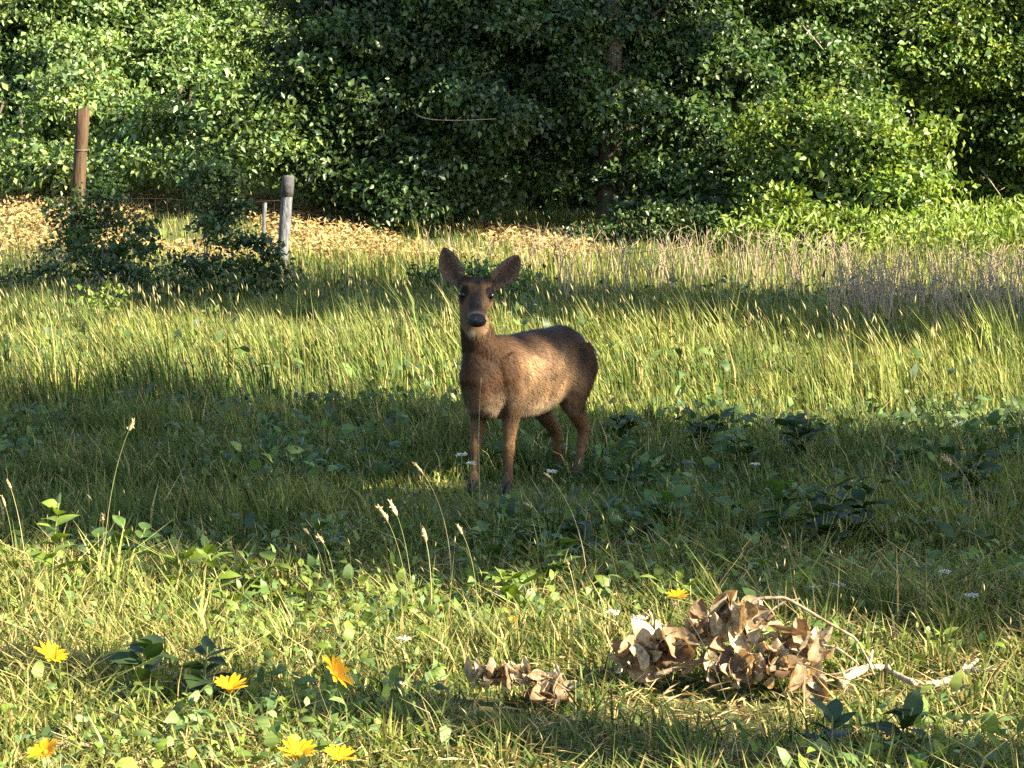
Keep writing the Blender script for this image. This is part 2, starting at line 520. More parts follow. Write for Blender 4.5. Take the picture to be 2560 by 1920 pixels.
lob = [pxlobe(1360, 80, 48.5, 150), pxlobe(1500, 220, 48, 140), pxlobe(1380, 320, 48, 110), pxlobe(1640, 90, 48.5, 150), pxlobe(1650, 300, 48, 120),
       pxlobe(1420, 440, 47.8, 80), pxlobe(1680, 460, 47.5, 110), pxlobe(1760, 200, 48.5, 120), pxlobe(1600, 560, 47, 70, 0.6), pxlobe(1720, 560, 46.8, 80, 0.6)]
lob += rand_lobes(rgt, 0.4, 3.6, 48.5, 50.5, 4.0, 4.9, 7, 0.7, 0.9)
make_tree('broadleaf_tree', 'dark tree whose thick brown trunk shows through the foliage', at(1530, 48.05), 4.6, 0.24, lob, 390, 0.107, 0.068, PAL_DARK + PAL_MID[:1], 24, sub=True, group='trees along the wood edge', clump=0.17)
lob = [pxlobe(1960, 70, 51, 140), pxlobe(1850, 240, 50, 120), pxlobe(2060, 190, 50.5, 110), pxlobe(1880, 400, 49.5, 110), pxlobe(2130, 40, 51.5, 120),
       pxlobe(1960, 500, 49, 90, .7), pxlobe(1840, 530, 48.5, 80, .7)]
lob += rand_lobes(rgt, 3.8, 6.2, 50, 53.5, 4.2, 5.6, 6, 0.8, 1.0)
make_tree('broadleaf_tree', 'mid green tree closing the wood edge behind the lime green bush', at(1930, 52), 5.2, 0.2, lob, 430, 0.11, 0.068, PAL_MID + PAL_DARK[:2], 25, sub=True, group='trees along the wood edge')
lob = [pxlobe(2420, 90, 52, 160), pxlobe(2280, 140, 51.5, 120), pxlobe(2500, 300, 52.5, 140), pxlobe(2380, 330, 53, 110), pxlobe(2560, 470, 53, 110), pxlobe(2400, 470, 54, 70),
       pxlobe(2650, 150, 52, 150), pxlobe(2680, 380, 52, 140)]
lob += rand_lobes(rgt, 7.0, 12.0, 52, 56, 5.0, 8.5, 7, 1.0, 1.5)
make_tree('broadleaf_tree', 'bright green tree with a dark hollow under its boughs beside the tall green grass', at(2440, 54.5), 7.0, 0.22, lob, 310, 0.120, 0.074, PAL_MID + PAL_LIME[:2], 26, sub=True, group='trees along the wood edge')
lob = [pxlobe(2080, 330, 46, 110), pxlobe(2200, 400, 45.6, 100), pxlobe(2000, 440, 45.8, 100), pxlobe(2130, 500, 45.6, 100), pxlobe(2260, 340, 46.3, 70),
       pxlobe(1950, 330, 46.5, 80), pxlobe(2290, 440, 46, 55), pxlobe(2335, 400, 46, 26), pxlobe(2318, 330, 46.2, 26), pxlobe(2190, 268, 46.3, 38), pxlobe(2060, 225, 46.6, 40), pxlobe(2345, 470, 45.9, 24), pxlobe(2020, 560, 45.4, 80, .6)]
make_tree('lime_bush', 'lime green rounded bush with large leaves standing out from the wood edge', at(2110, 46.2), 1.9, 0.07, lob, 430, 0.115, 0.07, PAL_LIME + PAL_MID[:2], 27, cat='bush', sub=True)
# second row closing the gaps
for i, (px, d) in enumerate([(-100, 63), (330, 64), (760, 62), (1160, 61), (1600, 62), (2020, 63), (2500, 64)]):
    b = at(px, d)
    lob = rand_lobes(rgt, b.x - 2.4, b.x + 2.4, d - 1.2, d + 1.5, 2.2, 8.5, 20, 1.2, 1.8) + rand_lobes(rgt, b.x - 2.6, b.x + 2.6, d - 3, d - 1, b.z + .5, b.z + 1.3, 6, .9, 1.3)
    make_tree('background_tree', 'shadowy tree deeper in the wood behind ' + ('the pale grey-green tree', 'the gap between the posts', 'the edge where pale and dark trees meet', 'the dark sweeping boughs', 'the thick brown trunk', 'the lime green bush', 'the dark hollow')[i], b, 8.0, 0.22, lob, 27, 0.38, 0.25, PAL_DARK + PAL_MID[:2], 40 + i,
              'second row of the wood')

# trees standing off to the sun side, whose shade falls across the meadow --------
nv = np.array([math.sin(R(SUN_A)), math.cos(R(SUN_A))]); dv = np.array([math.cos(R(SUN_A)), -math.sin(R(SUN_A))])
TE = math.tan(R(SUN_E))


def uw(u, w):
    p = nv * u + dv * w
    return p


DEER = np.array([0.05, 13.25, float(H(0.05, 13.25))])


def deer_gap(P):
    """opening cut into the canopy to let sun onto the deer: leaves that stand in the beams falling on the deer's flank and cheek are missing"""
    keep = np.ones(len(P), bool)
    for q, r in (((0.02, 13.05, 0.60), 0.34), ((0.11, 13.15, 0.55), 0.37), ((0.19, 13.25, 0.45), 0.32), ((0.06, 13.1, 0.36), 0.22), ((0.02, 12.97, 0.30), 0.13), ((-0.05, 12.86, 0.90), 0.22)):
        v = P - np.array(q)
        t = v @ SUND
        d2 = np.linalg.norm(v - t[:, None] * SUND, axis=1)
        keep &= ~((d2 < r) & (t > 0))
    return keep


def shade_tree(u, w, ru, z0, z1, n, seed, label, per=60, hole=None, rw=2.0, r=(1.0, 1.3), name='meadow_tree', tr=.22, tu=0.0, ls=.22):
    p = uw(u, w)
    rg = np.random.default_rng(seed)
    lobes = []
    for i in range(n):
        rr_ = rg.uniform(*r)
        du = rg.uniform(-1, 1) * (ru - rr_); dw = rg.uniform(-1, 1) * rw
        c = p + nv * du + dv * dw
        lobes.append((c[0], c[1], rg.uniform(z0 + rr_ * .8, z1 - rr_ * .8), rr_, rr_, rr_ * 0.9))
    p = p + nv * tu
    make_tree(name, label, (p[0], p[1], float(H(p[0], p[1]))), z1 * 0.8, tr, lobes, per, ls, ls * .68, PAL_MID, seed, hole=hole, shell=0.3)


shade_tree(11.8, 6, 2.95, 3.0, 11.5, 30, 61, 'tall tree off to the sun side shading the deer', 120, deer_gap, tu=-1.9)
shade_tree(26.2, 2, 4.4, 3.0, 14.5, 58, 62, 'tall tree off to the sun side shading the brambles', 48, rw=2.2, ls=.34)
shade_tree(9.75, 7.5, 1.15, 3.0, 10.5, 14, 65, 'smaller tree off to the sun side shading the near edge of the shade', 110, deer_gap, rw=1.6, r=(.8, 1.05))
shade_tree(22.3, 3, 1.6, 2.0, 7.6, 16, 66, 'low round tree off to the sun side beside the tall one', 48, rw=1.6, r=(.9, 1.2), ls=.34)
shade_tree(42.0, -8, 2.3, 8.3, 14.0, 16, 63, 'tall tree at the end of the wood edge on the sun side', 70)
shade_tree(6.75, 5, 1.2, 10.0, 13.0, 6, 64, 'slender tree with a high crown off to the sun side', 40, rw=1.0, r=(.6, .9), name='slender_tree', tr=.30)

# ------------------------------------------------------------------ grass
def scatter(n, y0, y1, rg, margin=0.9, power=1.0):
    """points in the wedge the picture covers, plus a margin"""
    y = y0 + (y1 - y0) * rg.random(n) ** power
    hw = y * 0.176 + margin
    # even density: accept by width
    k = rg.random(n) < hw / (y1 * 0.176 + margin)
    y = y[k]; hw = hw[k]
    x = rg.uniform(-1, 1, len(y)) * hw
    return x, y


GREEN = np.array([0.050, 0.092, 0.022]); YGREEN = np.array([0.158, 0.190, 0.044]); STRAW = np.array([0.38, 0.31, 0.13])


def gcol(x, y, rg, straw, yel, seed=3):
    n = len(x)
    a = vnoise(x, y, 1.3, seed)
    m = np.clip(yel + (a - 0.5) * 1.0 + rg.normal(size=n) * 0.22, 0, 1)[:, None]
    c = GREEN * (1 - m) + YGREEN * m
    s = (rg.random(n) < straw)[:, None]
    return np.where(s, STRAW * rg.uniform(0.7, 1.2, (n, 1)), c * rg.uniform(0.7, 1.3, (n, 1)))


def put_blades(acc, x, y, h, w, C, rg, leanx=-0.12, spread=0.28, off=None, dry=.25):
    n = len(x)
    P = np.stack([x, y, H(x, y) - 0.01], 1)
    lean = np.stack([leanx + rg.normal(size=n) * spread, rg.normal(size=n) * spread], 1)
    if off is not None: lean = lean + off
    V, F, CC = blades(P, h, w, lean, rg.uniform(0, math.pi, n), np.clip(rg.normal(size=n) * 0.12 + 0.08, 0, 0.5), C, C * (1 - dry) + STRAW * dry * rg.uniform(.5, 1.2, (n, 1)))
    acc.add(V, F, CC)


def tufts(acc, nt, y0, y1, nb, rad, hfun, w, straw, yel, rg, seed, margin=.9, leanx=-.14, fan=.35, spread=.12, keepf=None):
    """tussocks: blades fanning out of shared crowns, with gaps between"""
    x, y = scatter(nt, y0, y1, rg, margin)
    if keepf is not None:
        k = keepf(x, y); x, y = x[k], y[k]
    m = rg.integers(nb[0], nb[1], len(x))
    i = np.repeat(np.arange(len(x)), m); n = len(i)
    r_ = (rad * rg.uniform(.5, 1.4, len(x)))[i]
    o = rg.normal(size=(n, 2)) * r_[:, None] * .6
    X_ = x[i] + o[:, 0]; Y_ = y[i] + o[:, 1]
    h = hfun(x, y, len(x))[i] * rg.uniform(.5, 1.12, n)
    tl = (rg.normal(size=(len(x), 2)) * .10)[i]
    C = (gcol(x, y, rg, 0, yel, seed) * rg.uniform(.65, 1.25, (len(x), 1)))[i] * rg.uniform(.7, 1.25, (n, 1))
    st = (rg.random(n) < straw)[:, None]
    C = np.where(st, STRAW * rg.uniform(.65, 1.15, (n, 1)), C)
    put_blades(acc, X_, Y_, h, rg.uniform(w[0], w[1], n), C, rg, leanx, spread, o / np.maximum(r_[:, None], .01) * fan + tl)


def near_deer(x, y):
    k = 1 - .75 * sst(1.15, .7, np.hypot((x + .02) / .75, (y - 12.6) / .95))
    k = k * (1 - .6 * sst(1.2, .8, np.hypot((x - .60) / .33, (y - 7.93) / .32)))
    k = k * (1 - .6 * sst(1.2, .8, np.hypot((x - 1.1) / .32, (y - 8.08) / .22)))
    return k * (1 - .55 * sst(1.2, .8, np.hypot((x - .02) / .18, (y - 7.82) / .24)))


rgg = np.random.default_rng(77)
acc = Acc()
x, y = scatter(52000, 6.4, 11.2, rgg, 0.8)
h = rgg.gamma(5, 0.013, len(x)) * (0.55 + 0.9 * vnoise(x, y, 2.6, 8)) * near_deer(x, y)
put_blades(acc, x, y, np.clip(h, .02, .2), rgg.uniform(.004, .010, len(x)), gcol(x, y, rgg, 0.28, 0.6), rgg, spread=0.8)
tufts(acc, 3400, 6.4, 11.4, (8, 20), .03, lambda x, y, n: np.clip(rgg.gamma(6, .018, n), .03, .2) * (.5 + vnoise(x, y, 2.2, 8)) * near_deer(x, y), (.004, .010), .22, .65, rgg, 3, fan=.55, spread=.25)
tag(obj('grass', acc.mesh('foreground_turf'), M_GRASS), 'short sunlit turf in front with dry stems mixed in', 'grass', kind='stuff')
acc = Acc()
x, y = scatter(55000, 11.0, 16.2, rgg, 0.9)
h = rgg.gamma(5, 0.017, len(x)) * (0.6 + 0.8 * vnoise(x, y, 2.0, 9)) * near_deer(x, y)
put_blades(acc, x, y, np.clip(h, .03, .30), rgg.uniform(.005, .011, len(x)), gcol(x, y, rgg, 0.08, 0.32, 4), rgg, spread=0.4)
tufts(acc, 4000, 11.0, 16.4, (9, 22), .045, lambda x, y, n: np.clip(rgg.gamma(7, .021, n), .05, .24) * (.5 + vnoise(x, y, 1.8, 9)) * near_deer(x, y), (.006, .012), .07, .34, rgg, 4, fan=.3, spread=.14)
tag(obj('grass', acc.mesh('shaded_turf'), M_GRASS), 'green grass around the feet of the deer in tree shade', 'grass', kind='stuff')
acc = Acc()
x, y = scatter(36000, 16.0, 27.5, rgg, 1.2)
h = rgg.gamma(6, 0.020, len(x))
put_blades(acc, x, y, np.clip(h, .06, .4), rgg.uniform(.005, .010, len(x)), gcol(x, y, rgg, 0.12, 0.45, 5), rgg, leanx=-0.14, spread=0.22)
tufts(acc, 5600, 16.0, 27.8, (8, 24), .06, lambda x, y, n: np.clip(rgg.gamma(6, .044, n), .10, .48) * (.35 + 1.1 * vnoise(x, y, 1.5, 10)) * (.65 + .35 * sst(16, 19, y)) * (1 - .3 * sst(22, 26, y)), (.007, .013), .07, .5, rgg, 5,
      margin=1.2, leanx=-.22, fan=.16, spread=.08)
tag(obj('grass', acc.mesh('tall_grass'), M_GRASS), 'tall yellow-green meadow grass in sunlight behind the deer', 'grass', kind='stuff')
acc = Acc()


def litter_thin(x, y):
    lf = sst(0.8, -2.5, x) * sst(41, 43, y) * sst(49.5, 47.5, y)
    return rgg.random(len(x)) > .5 * lf


x, y = scatter(45000, 27.3, 57, rgg, 1.6)
k = litter_thin(x, y); x, y = x[k], y[k]
put_blades(acc, x, y, np.clip(rgg.gamma(6, .025, len(x)), .06, .4), rgg.uniform(.008, .014, len(x)), gcol(x, y, rgg, 0.16, 0.45, 6), rgg, leanx=-0.1, spread=0.2)
tufts(acc, 5600, 27.3, 57, (9, 20), .10, lambda x, y, n: np.clip(rgg.gamma(8, .038, n), .10, .5) * (.4 + .9 * vnoise(x, y, .8, 11)) * (1 - .35 * sst(34, 30, y)) * (1 - .35 * sst(0, -3, x) * sst(40, 43, y)), (.009, .017), .15, .5, rgg, 6,
      margin=1.6, leanx=-.12, fan=.12, spread=.08, keepf=litter_thin)
tag(obj('grass', acc.mesh('far_grass'), M_GRASS), 'rough grass reaching back to the trees and fence', 'grass', kind='stuff')

# seed heads standing above the tall grass
acc = Acc()


def seed_stalks(acc, x, y, h, w, hl, rg, leanx=-0.16, spread=0.1):
    n = len(x)
    P = np.stack([x, y, H(x, y)], 1)
    lean = np.stack([leanx + rg.normal(size=n) * spread, rg.normal(size=n) * spread, np.zeros(n)], 1)
    tip = P + np.array([0, 0, 1.0]) * h[:, None] + lean * h[:, None]
    ax = norm(tip - P)
    S = norm(np.cross(ax, np.stack([np.cos(x * 37), np.sin(x * 37), np.zeros(n)], 1)))
    S2 = np.cross(ax, S)
    V = np.empty((n, 3, 3)); V[:, 0] = P - S * w[:, None]; V[:, 1] = P + S * w[:, None]; V[:, 2] = tip
    c1 = np.repeat(np.array([[0.20, 0.20, 0.075]]) * rg.uniform(.8, 1.3, (n, 1)), 3, axis=0)
    acc.add(V.reshape(-1, 3), np.arange(n * 3).reshape(-1, 3), c1)
    hl_ = hl[:, None]
    droop = lean * 0.6 + rg.normal(size=(n, 3)) * 0.12
    a2 = norm(ax + droop)
    r = hl_ * 0.055
    b0 = tip - ax * hl_ * 0.1; m = tip + a2 * hl_ * 0.4; e = tip + a2 * hl_ * 0.95 + np.array([0, 0, -0.1]) * hl_
    V = np.stack([b0, m + S * r, m + S2 * r, m - S * r, m - S2 * r, e], 1)
    b = np.arange(n)[:, None] * 6
    F = np.concatenate([b + t for t in ([0, 2, 1], [0, 3, 2], [0, 4, 3], [0, 1, 4], [5, 1, 2], [5, 2, 3], [5, 3, 4], [5, 4, 1])])
    c = np.repeat(np.array([[0.33, 0.31, 0.15]]) * rg.uniform(.7, 1.25, (n, 1)), 6, axis=0)
    acc.add(V.reshape(-1, 3), F, c)


x, y = scatter(1500, 16.3, 30, rgg, 1.2)
seed_stalks(acc, x, y, rgg.uniform(.24, .46, len(x)) * (0.6 + 0.5 * vnoise(x, y, 1.2, 10)), rgg.uniform(.0015, .0028, len(x)), rgg.uniform(.05, .13, len(x)), rgg)
x, y = scatter(1000, 30, 48, rgg, 1.5)
k = rgg.random(len(x)) > 0.6 * sst(0, -3, x) * sst(38, 42, y)
x, y = x[k], y[k]
seed_stalks(acc, x, y, rgg.uniform(.28, .58, len(x)), rgg.uniform(.003, .005, len(x)), rgg.uniform(.07, .13, len(x)), rgg)
x, y = scatter(1500, 7.0, 16.3, rgg, .9)
seed_stalks(acc, x, y, rgg.uniform(.10, .3, len(x)) * near_deer(x, y), rgg.uniform(.001, .0016, len(x)), rgg.uniform(.02, .045, len(x)), rgg, spread=.25)
tag(obj('grass', acc.mesh('seed_heads'), M_GRASS), 'ripe seed heads nodding above the meadow grass', 'grass', kind='stuff')

# low broad-leaved ground cover
acc = Acc()


def cover(n, y0, y1, zmax, L, pal, rg, dens=None, keepfn=None):
    x, y = scatter(n, y0, y1, rg, 0.9)
    k = vnoise(x, y, 2.4, 31) * near_deer(x, y) ** 1.5 > rg.uniform(0.25, 0.75, len(x))
    x, y = x[k], y[k]; m = len(x)
    P = np.stack([x, y, H(x, y) + rg.random(m) ** 1.4 * zmax], 1)
    T = rg.normal(size=(m, 3)) + np.array([0, 0, 0.2]); N = np.array([0.15, -0.3, 1.0]) + rg.normal(size=(m, 3)) * 0.5
    s = np.clip(rg.gamma(4, .22, m), .2, 1.7)
    C = np.array(pal)[rg.integers(0, len(pal), m)] * rg.uniform(.7, 1.25, (m, 1))
    V, F, CC = leaf_cards6(P, T, N, L * s, L * rg.uniform(.35, .75, m) * s, C, rg)
    acc.add(V, F, CC)


cover(30000, 6.5, 11.5, 0.10, 0.036, PAL_LIME + PAL_MID + PAL_PALE[:2], rgg)
cover(26000, 10.8, 17, 0.16, 0.052, PAL_MID[:3] + PAL_DARK, rgg)
cover(9000, 17, 32, 0.25, 0.07, PAL_MID + PAL_DARK, rgg)
tag(obj('weeds', acc.mesh('low_weeds'), M_WEED), 'low broad-leaved weeds growing through the grass', 'weeds', kind='stuff')

# dry litter: thatch in the foreground, tan leaf litter on the far bank
acc = Acc()
x, y = scatter(26000, 6.4, 11.8, rgg, .8)
m = len(x); k = vnoise(x, y, 2.2, 14) > rgg.uniform(.2, .8, m); x, y = x[k], y[k]; m = len(x)
P = np.stack([x, y, H(x, y) + rgg.random(m) * .045], 1)
a = rgg.uniform(0, 6.28, m)
T = np.stack([np.cos(a), np.sin(a), rgg.normal(size=m) * .25], 1)
V, F, CC = leaf_cards(P, T, np.array([0, 0, 1.0]) + rgg.normal(size=(m, 3)) * .4, rgg.uniform(.03, .11, m), rgg.uniform(.003, .008, m),
                      np.array([[0.42, 0.33, 0.18]]) * rgg.uniform(.6, 1.2, (m, 1)))
acc.add(V, F, CC)
tag(obj('dry_grass_litter', acc.mesh('thatch'), M_LITTER), 'pale dry grass litter lying in the foreground turf', 'litter', kind='stuff')
acc = Acc()
m = 90000
x = rgg.uniform(-11.5, 3.0, m); y = rgg.uniform(40.5, 50.5, m)
k = vnoise(x, y, 0.9, 15) * sst(3.2, 0.0, x) > rgg.uniform(0.2, .9, m); x, y = x[k], y[k]; m = len(x)
P = np.stack([x, y, H(x, y) + rgg.random(m) ** 2 * .22], 1)
T = rgg.normal(size=(m, 3)) * [1, 1, .5]; N = np.array([0.25, -0.4, .9]) + rgg.normal(size=(m, 3)) * .5
pal = np.array([(0.32, 0.235, 0.10), (0.36, 0.27, 0.12), (0.24, 0.155, 0.07), (0.33, 0.26, 0.12)])
V, F, CC = leaf_cards(P, T, N, rgg.uniform(.05, .12, m), rgg.uniform(.02, .055, m), pal[rgg.integers(0, 4, m)] * rgg.uniform(.75, 1.2, (m, 1)))
acc.add(V, F, CC)
tag(obj('leaf_litter', acc.mesh('bank_litter'), M_LITTER), 'tan fallen leaves covering the bank behind the fence posts', 'litter', kind='stuff')

# bright tall growth at the far right, in front of the hollow
acc = Acc()
m = 30000
x = np.concatenate([rgg.uniform(3.2, 11, 17000), rgg.uniform(-11, -2.5, 13000)]); y = np.concatenate([rgg.uniform(41, 53, 17000), rgg.uniform(49, 55, 13000)])
k = vnoise(x, y, 1.6, 19) > rgg.uniform(.2, .75, m); x, y = x[k], y[k]; m = len(x)
P = np.stack([x, y, H(x, y) + rgg.random(m) * .62], 1)
T = rgg.normal(size=(m, 3)) * .6 + np.array([0, 0, .6]); N = np.array([.3, -.4, .6]) + rgg.normal(size=(m, 3)) * .6
V, F, CC = leaf_cards(P, T, N, rgg.uniform(.08, .2, m), rgg.uniform(.03, .07, m), np.array(PAL_LIME)[rgg.integers(0, 4, m)] * rgg.uniform(.8, 1.4, (m, 1)))
acc.add(V, F, CC)
tag(obj('undergrowth', acc.mesh('tall_herbs'), M_WEED), 'bright yellow-green herbs growing along the foot of the wood', 'undergrowth', kind='stuff')

# dead grey-brown stems
acc = Acc()


def dead_stems(px0, px1, d0, d1, n, hh, acc, rg):
    d = rg.uniform(d0, d1, n); x = (rg.uniform(px0, px1, n) - 1280) / FPX * d
    for i in range(n):
        h = rg.uniform(*hh); lx = rg.normal() * .22; ly = rg.normal() * .12
        z = float(H(x[i], d[i]))
        q = bez((x[i], d[i], z), (x[i] + lx * h * .2, d[i], z + h * .4), (x[i] + lx * h * .5, d[i] + ly * h * .5, z + h * .75), (x[i] + lx * h, d[i] + ly * h, z + h), 5)
        V, F = tube(q, np.linspace(.005, .0022, 5), 4)
        c = np.array([[.34, .27, .20]]) * rg.uniform(.6, 1.3)
        acc.add(V, F, np.repeat(c, len(V), axis=0))
        if rg.random() < .6:
            s = q[3]; e = s + np.array([rg.normal() * .14, rg.normal() * .1, rg.uniform(.03, .16)])
            V, F = tube(np.linspace(s, e, 3), [.003, .0025, .0015], 4)
            acc.add(V, F, np.repeat(c, len(V), axis=0))


rgd = np.random.default_rng(9)
dead_stems(2080, 2640, 27, 33, 260, (.35, .65), acc, rgd)
dead_stems(2060, 2660, 23.5, 28, 170, (.28, .55), acc, rgd)
dead_stems(1620, 2150, 31, 38, 160, (.4, .7), acc, rgd)
dead_stems(1390, 1580, 29, 37, 50, (.5, .75), acc, rgd)
dead_stems(1050, 1400, 36, 42, 40, (.4, .6), acc, rgd)
dead_stems(-40, 560, 31, 36, 90, (.3, .55), acc, rgd)
tag(obj('dead_stems', acc.mesh('dead_stems'), M_LITTER), 'thicket of dead grey-brown stems standing in the shaded grass', 'dead stems', kind='stuff')

# ------------------------------------------------------------------ fence
def fence_post(base, top, r, label, mat, seed, cap=None, bands=()):
    rg = np.random.default_rng(seed)
    t = thing('fence_post', label, 'fence post', tuple(base), 'fence posts')
    v = Vector(top) - Vector(base)
    n = 16
    k = np.linspace(0, 1, 9)
    cs = np.array([[v.x * a, v.y * a, v.z * a] for a in k]); cs[0, 2] -= .25
    rr = r * (1.06 - .1 * k) * (1 + .03 * rg.normal(size=9))
    th = np.linspace(0, 2 * math.pi, n, endpoint=False)
    rough = 1 + .06 * rg.normal(size=n)
    V = np.concatenate([np.stack([cs[i, 0] + rr[i] * rough * np.cos(th), cs[i, 1] + rr[i] * rough * np.sin(th), np.full(n, cs[i, 2])], 1) for i in range(9)])
    V[-n:, 2] += .035 * np.cos(th + 1.0) + .012 * rg.normal(size=n)
    F = []
    for i in range(8):
        for j in range(n):
            a = i * n + j; b = i * n + (j + 1) % n
            F += [(a, b, b + n), (a, b + n, a + n)]
    c = len(V); V = np.vstack([V, cs[-1:]])
    for j in range(n): F.append((c, 8 * n + j, 8 * n + (j + 1) % n))
    o = obj('post_shaft', mesh_np('post_shaft', V, np.array(F)), mat, t)
    if cap:
        cc = cs[-1] + np.array([0, 0, 0])
        d = np.array(v.normalized())
        V, F = ring_loft([cc - d * .24, cc - d * .1, cc + d * .02, cc + d * .035], [[r * 1.08, 0, 0], [r * 1.1, 0, 0], [r * 1.04, 0, 0], [r * .8, 0, 0]],
                         [[0, r * 1.08, 0], [0, r * 1.1, 0], [0, r * 1.04, 0], [0, r * .8, 0]], 16)
        obj('post_cap', mesh_np('post_cap', V, F), cap, t)
    for b in bands:
        cc = np.array(v) * b; d = np.array(v.normalized())
        V, F = ring_loft([cc - d * .012, cc + d * .012], [[r * 1.07, 0, 0]] * 2, [[0, r * 1.07, 0]] * 2, 16)
        obj('wire_band', mesh_np('wire_band', V, F), M_WIRE, t)
    return t


pA = at(182, 37.8); topA = Vector(((212 - 1280) / FPX * 37.8, 37.8, CAM_H - (277 - 399) / FPX * 37.8))
fence_post(pA, topA, .088, 'tall brown round wooden fence post leaning beside the dark bush', M_POST, 1, None, (.76,))
pB = at(702, 38.0); topB = Vector(((722 - 1280) / FPX * 38.0, 38.0, CAM_H - (445 - 399) / FPX * 38.0))
fence_post(pB, topB, .075, 'short weathered grey fence post with dark top', M_POSTG, 2, M_POSTCAP)
# thin stake
s0 = at(655, 41.0)
t = thing('wooden_stake', 'thin grey wooden stake just behind the weathered grey post', 'stake', tuple(s0))
V, F = tube(bez((0, 0, -.1), (.01, 0, .25), (.03, 0, .5), (.05, 0, .85), 7), np.linspace(.032, .026, 7), 7)
obj('stake_shaft', mesh_np('stake_shaft', V, F), M_POSTG, t)
# wire netting
t = thing('wire_fence', 'rusty wire netting strung between the fence posts', 'wire fence', tuple(at(180, 37.9)))
org = np.array(t.location)
xa, xb = -7.6, pB.x
for k, z in enumerate((.2, .4, .6, .8, 1.0)):
    xs = np.linspace(xa, xb, 14)
    pts = np.stack([xs, np.full(14, 37.95), H(xs, np.full(14, 37.95)) + z - .03 * np.sin(np.linspace(0, 9, 14)) ** 2], 1) - org
    V, F = tube(pts, .0011, 4)
    obj('wire_strand', mesh_np('wire_strand', V, F), M_WIRE, t)
for k in range(30):
    xx = xa + (xb - xa) * (k + .5) / 30
    z0 = float(H(xx, 37.95))
    V, F = tube(np.array([[xx, 37.955, z0 + .1], [xx, 37.955, z0 + 1.0]]) - org, .0007, 4)
    obj('wire_stay', mesh_np('wire_stay', V, F), M_WIRE, t)
# pale stone on the bank behind the tall post
b = at(168, 50)
rg = np.random.default_rng(3)
V, F = ring_loft([(-.26, 0, 0), (-.2, 0, .03), (0, 0, .06), (.17, 0, .04), (.24, 0, 0)], [(0, .08, 0), (0, .16, 0), (0, .2, 0), (0, .16, 0), (0, .06, 0)],
                 [(0, 0, .05), (0, 0, .11), (.03, 0, .17), (0, 0, .13), (0, 0, .05)], 9)
V = V * (.6 + .05 * rg.normal(size=(len(V), 1)))
tag(obj('stone', mesh_np('stone', V, F), M_STONE, None, (b.x, b.y, b.z + .22)), 'pale bluish stone on the bank behind the tall brown post', 'stone')

# ------------------------------------------------------------------ shrubs and saplings
def shrub(name, label, base, stems, lobes, per, L, W, pal, seed, group=None, cat='shrub', clump=.12):
    rg = np.random.default_rng(seed)
    base = np.array(base, float)
    t = thing(name, label, cat, tuple(base), group)
    for (dx, dy, dz, r) in stems:
        q = bez((0, 0, -.05), (dx * .2, dy * .2, dz * .35), (dx * .6, dy * .6, dz * .65), (dx, dy, dz), 8)
        V, F = tube(q, r * np.linspace(1, .35, 8), 6, wob=.08, rg=rg)
        obj('stem', mesh_np('stem', V, F, None, True), M_TWIG, t)
    acc = leafy(lobes, per, L, W, pal, rg, clump=clump, shell=.35, droop=0.1)
    me = acc.mesh('foliage'); me.transform(Matrix.Translation(tuple(-base)))
    tag(obj('foliage', me, M_LEAF, t), kind='stuff')
    return t


d = 35.0
shrub('dark_bush', 'dark green bush in front of the tall brown fence post', at(300, d), [(-.35, 0, .8, .022), (.1, 0, .9, .02), (-.15, 0, .6, .018)],
      [pxlobe(235, 530, d, 75), pxlobe(180, 600, d, 60), pxlobe(290, 570, d, 55), pxlobe(260, 480, d, 40), pxlobe(150, 530, d, 40), pxlobe(240, 640, d, 60, .5)],
      750, .065, .042, PAL_DARK, 71, clump=.11)
shrub('sapling', 'young oak-like sapling with layered dark foliage between the two posts', at(508, d), [(.16, 0, 1.25, .016), (.05, .05, 1.0, .012), (.22, 0, .95, .01)],
      [pxlobe(540, 470, d, 50, .6), pxlobe(520, 420, d, 45, .6), pxlobe(570, 440, d, 40, .5), pxlobe(590, 510, d, 50, .35), pxlobe(490, 500, d, 35, .4), pxlobe(530, 545, d, 50, .35),
       pxlobe(560, 560, d, 40, .3), pxlobe(480, 440, d, 30, .5)],
      1000, .062, .04, PAL_DARK, 72, cat='sapling', clump=.10)
shrub('bramble_bush', 'low dark bramble bush at the foot of the weathered grey post', at(600, 31), [(.1, 0, .4, .012), (-.2, 0, .35, .012), (.3, 0, .45, .01)],
      [pxlobe(570, 630, 31, 60, .8), pxlobe(655, 640, 31, 48, .8), pxlobe(510, 680, 30.6, 60, .7), pxlobe(610, 700, 30.6, 80, .6), pxlobe(700, 690, 30.8, 45, .6), pxlobe(540, 585, 31.2, 30, .8)],
      700, .07, .045, PAL_DARK, 73, 'low bushes by the fence', clump=.09)
shrub('bramble_bush', 'low dark bramble bush below the tall brown post', at(300, 30), [(.1, 0, .35, .012), (-.25, 0, .4, .012)],
      [pxlobe(230, 660, 30.5, 60, .8), pxlobe(330, 650, 30.5, 60, .9), pxlobe(420, 690, 30.2, 60, .7), pxlobe(130, 690, 30.2, 50, .7), pxlobe(40, 715, 30, 45, .7), pxlobe(370, 600, 31, 42, .8), pxlobe(190, 600, 31, 40, .8)],
      600, .07, .045, PAL_DARK, 74, 'low bushes by the fence', clump=.09)
shrub('bramble_bush', 'small bright bramble sprig in the sunlit grass below the fence bushes', at(250, 27.5), [(.1, 0, .35, .008), (-.15, 0, .3, .008)],
      [pxlobe(240, 760, 27.5, 45, .6), pxlobe(290, 740, 27.5, 40, .5), pxlobe(220, 830, 27.3, 40, .4)],
      500, .06, .04, PAL_LIME, 75, 'low bushes by the fence', clump=.09)
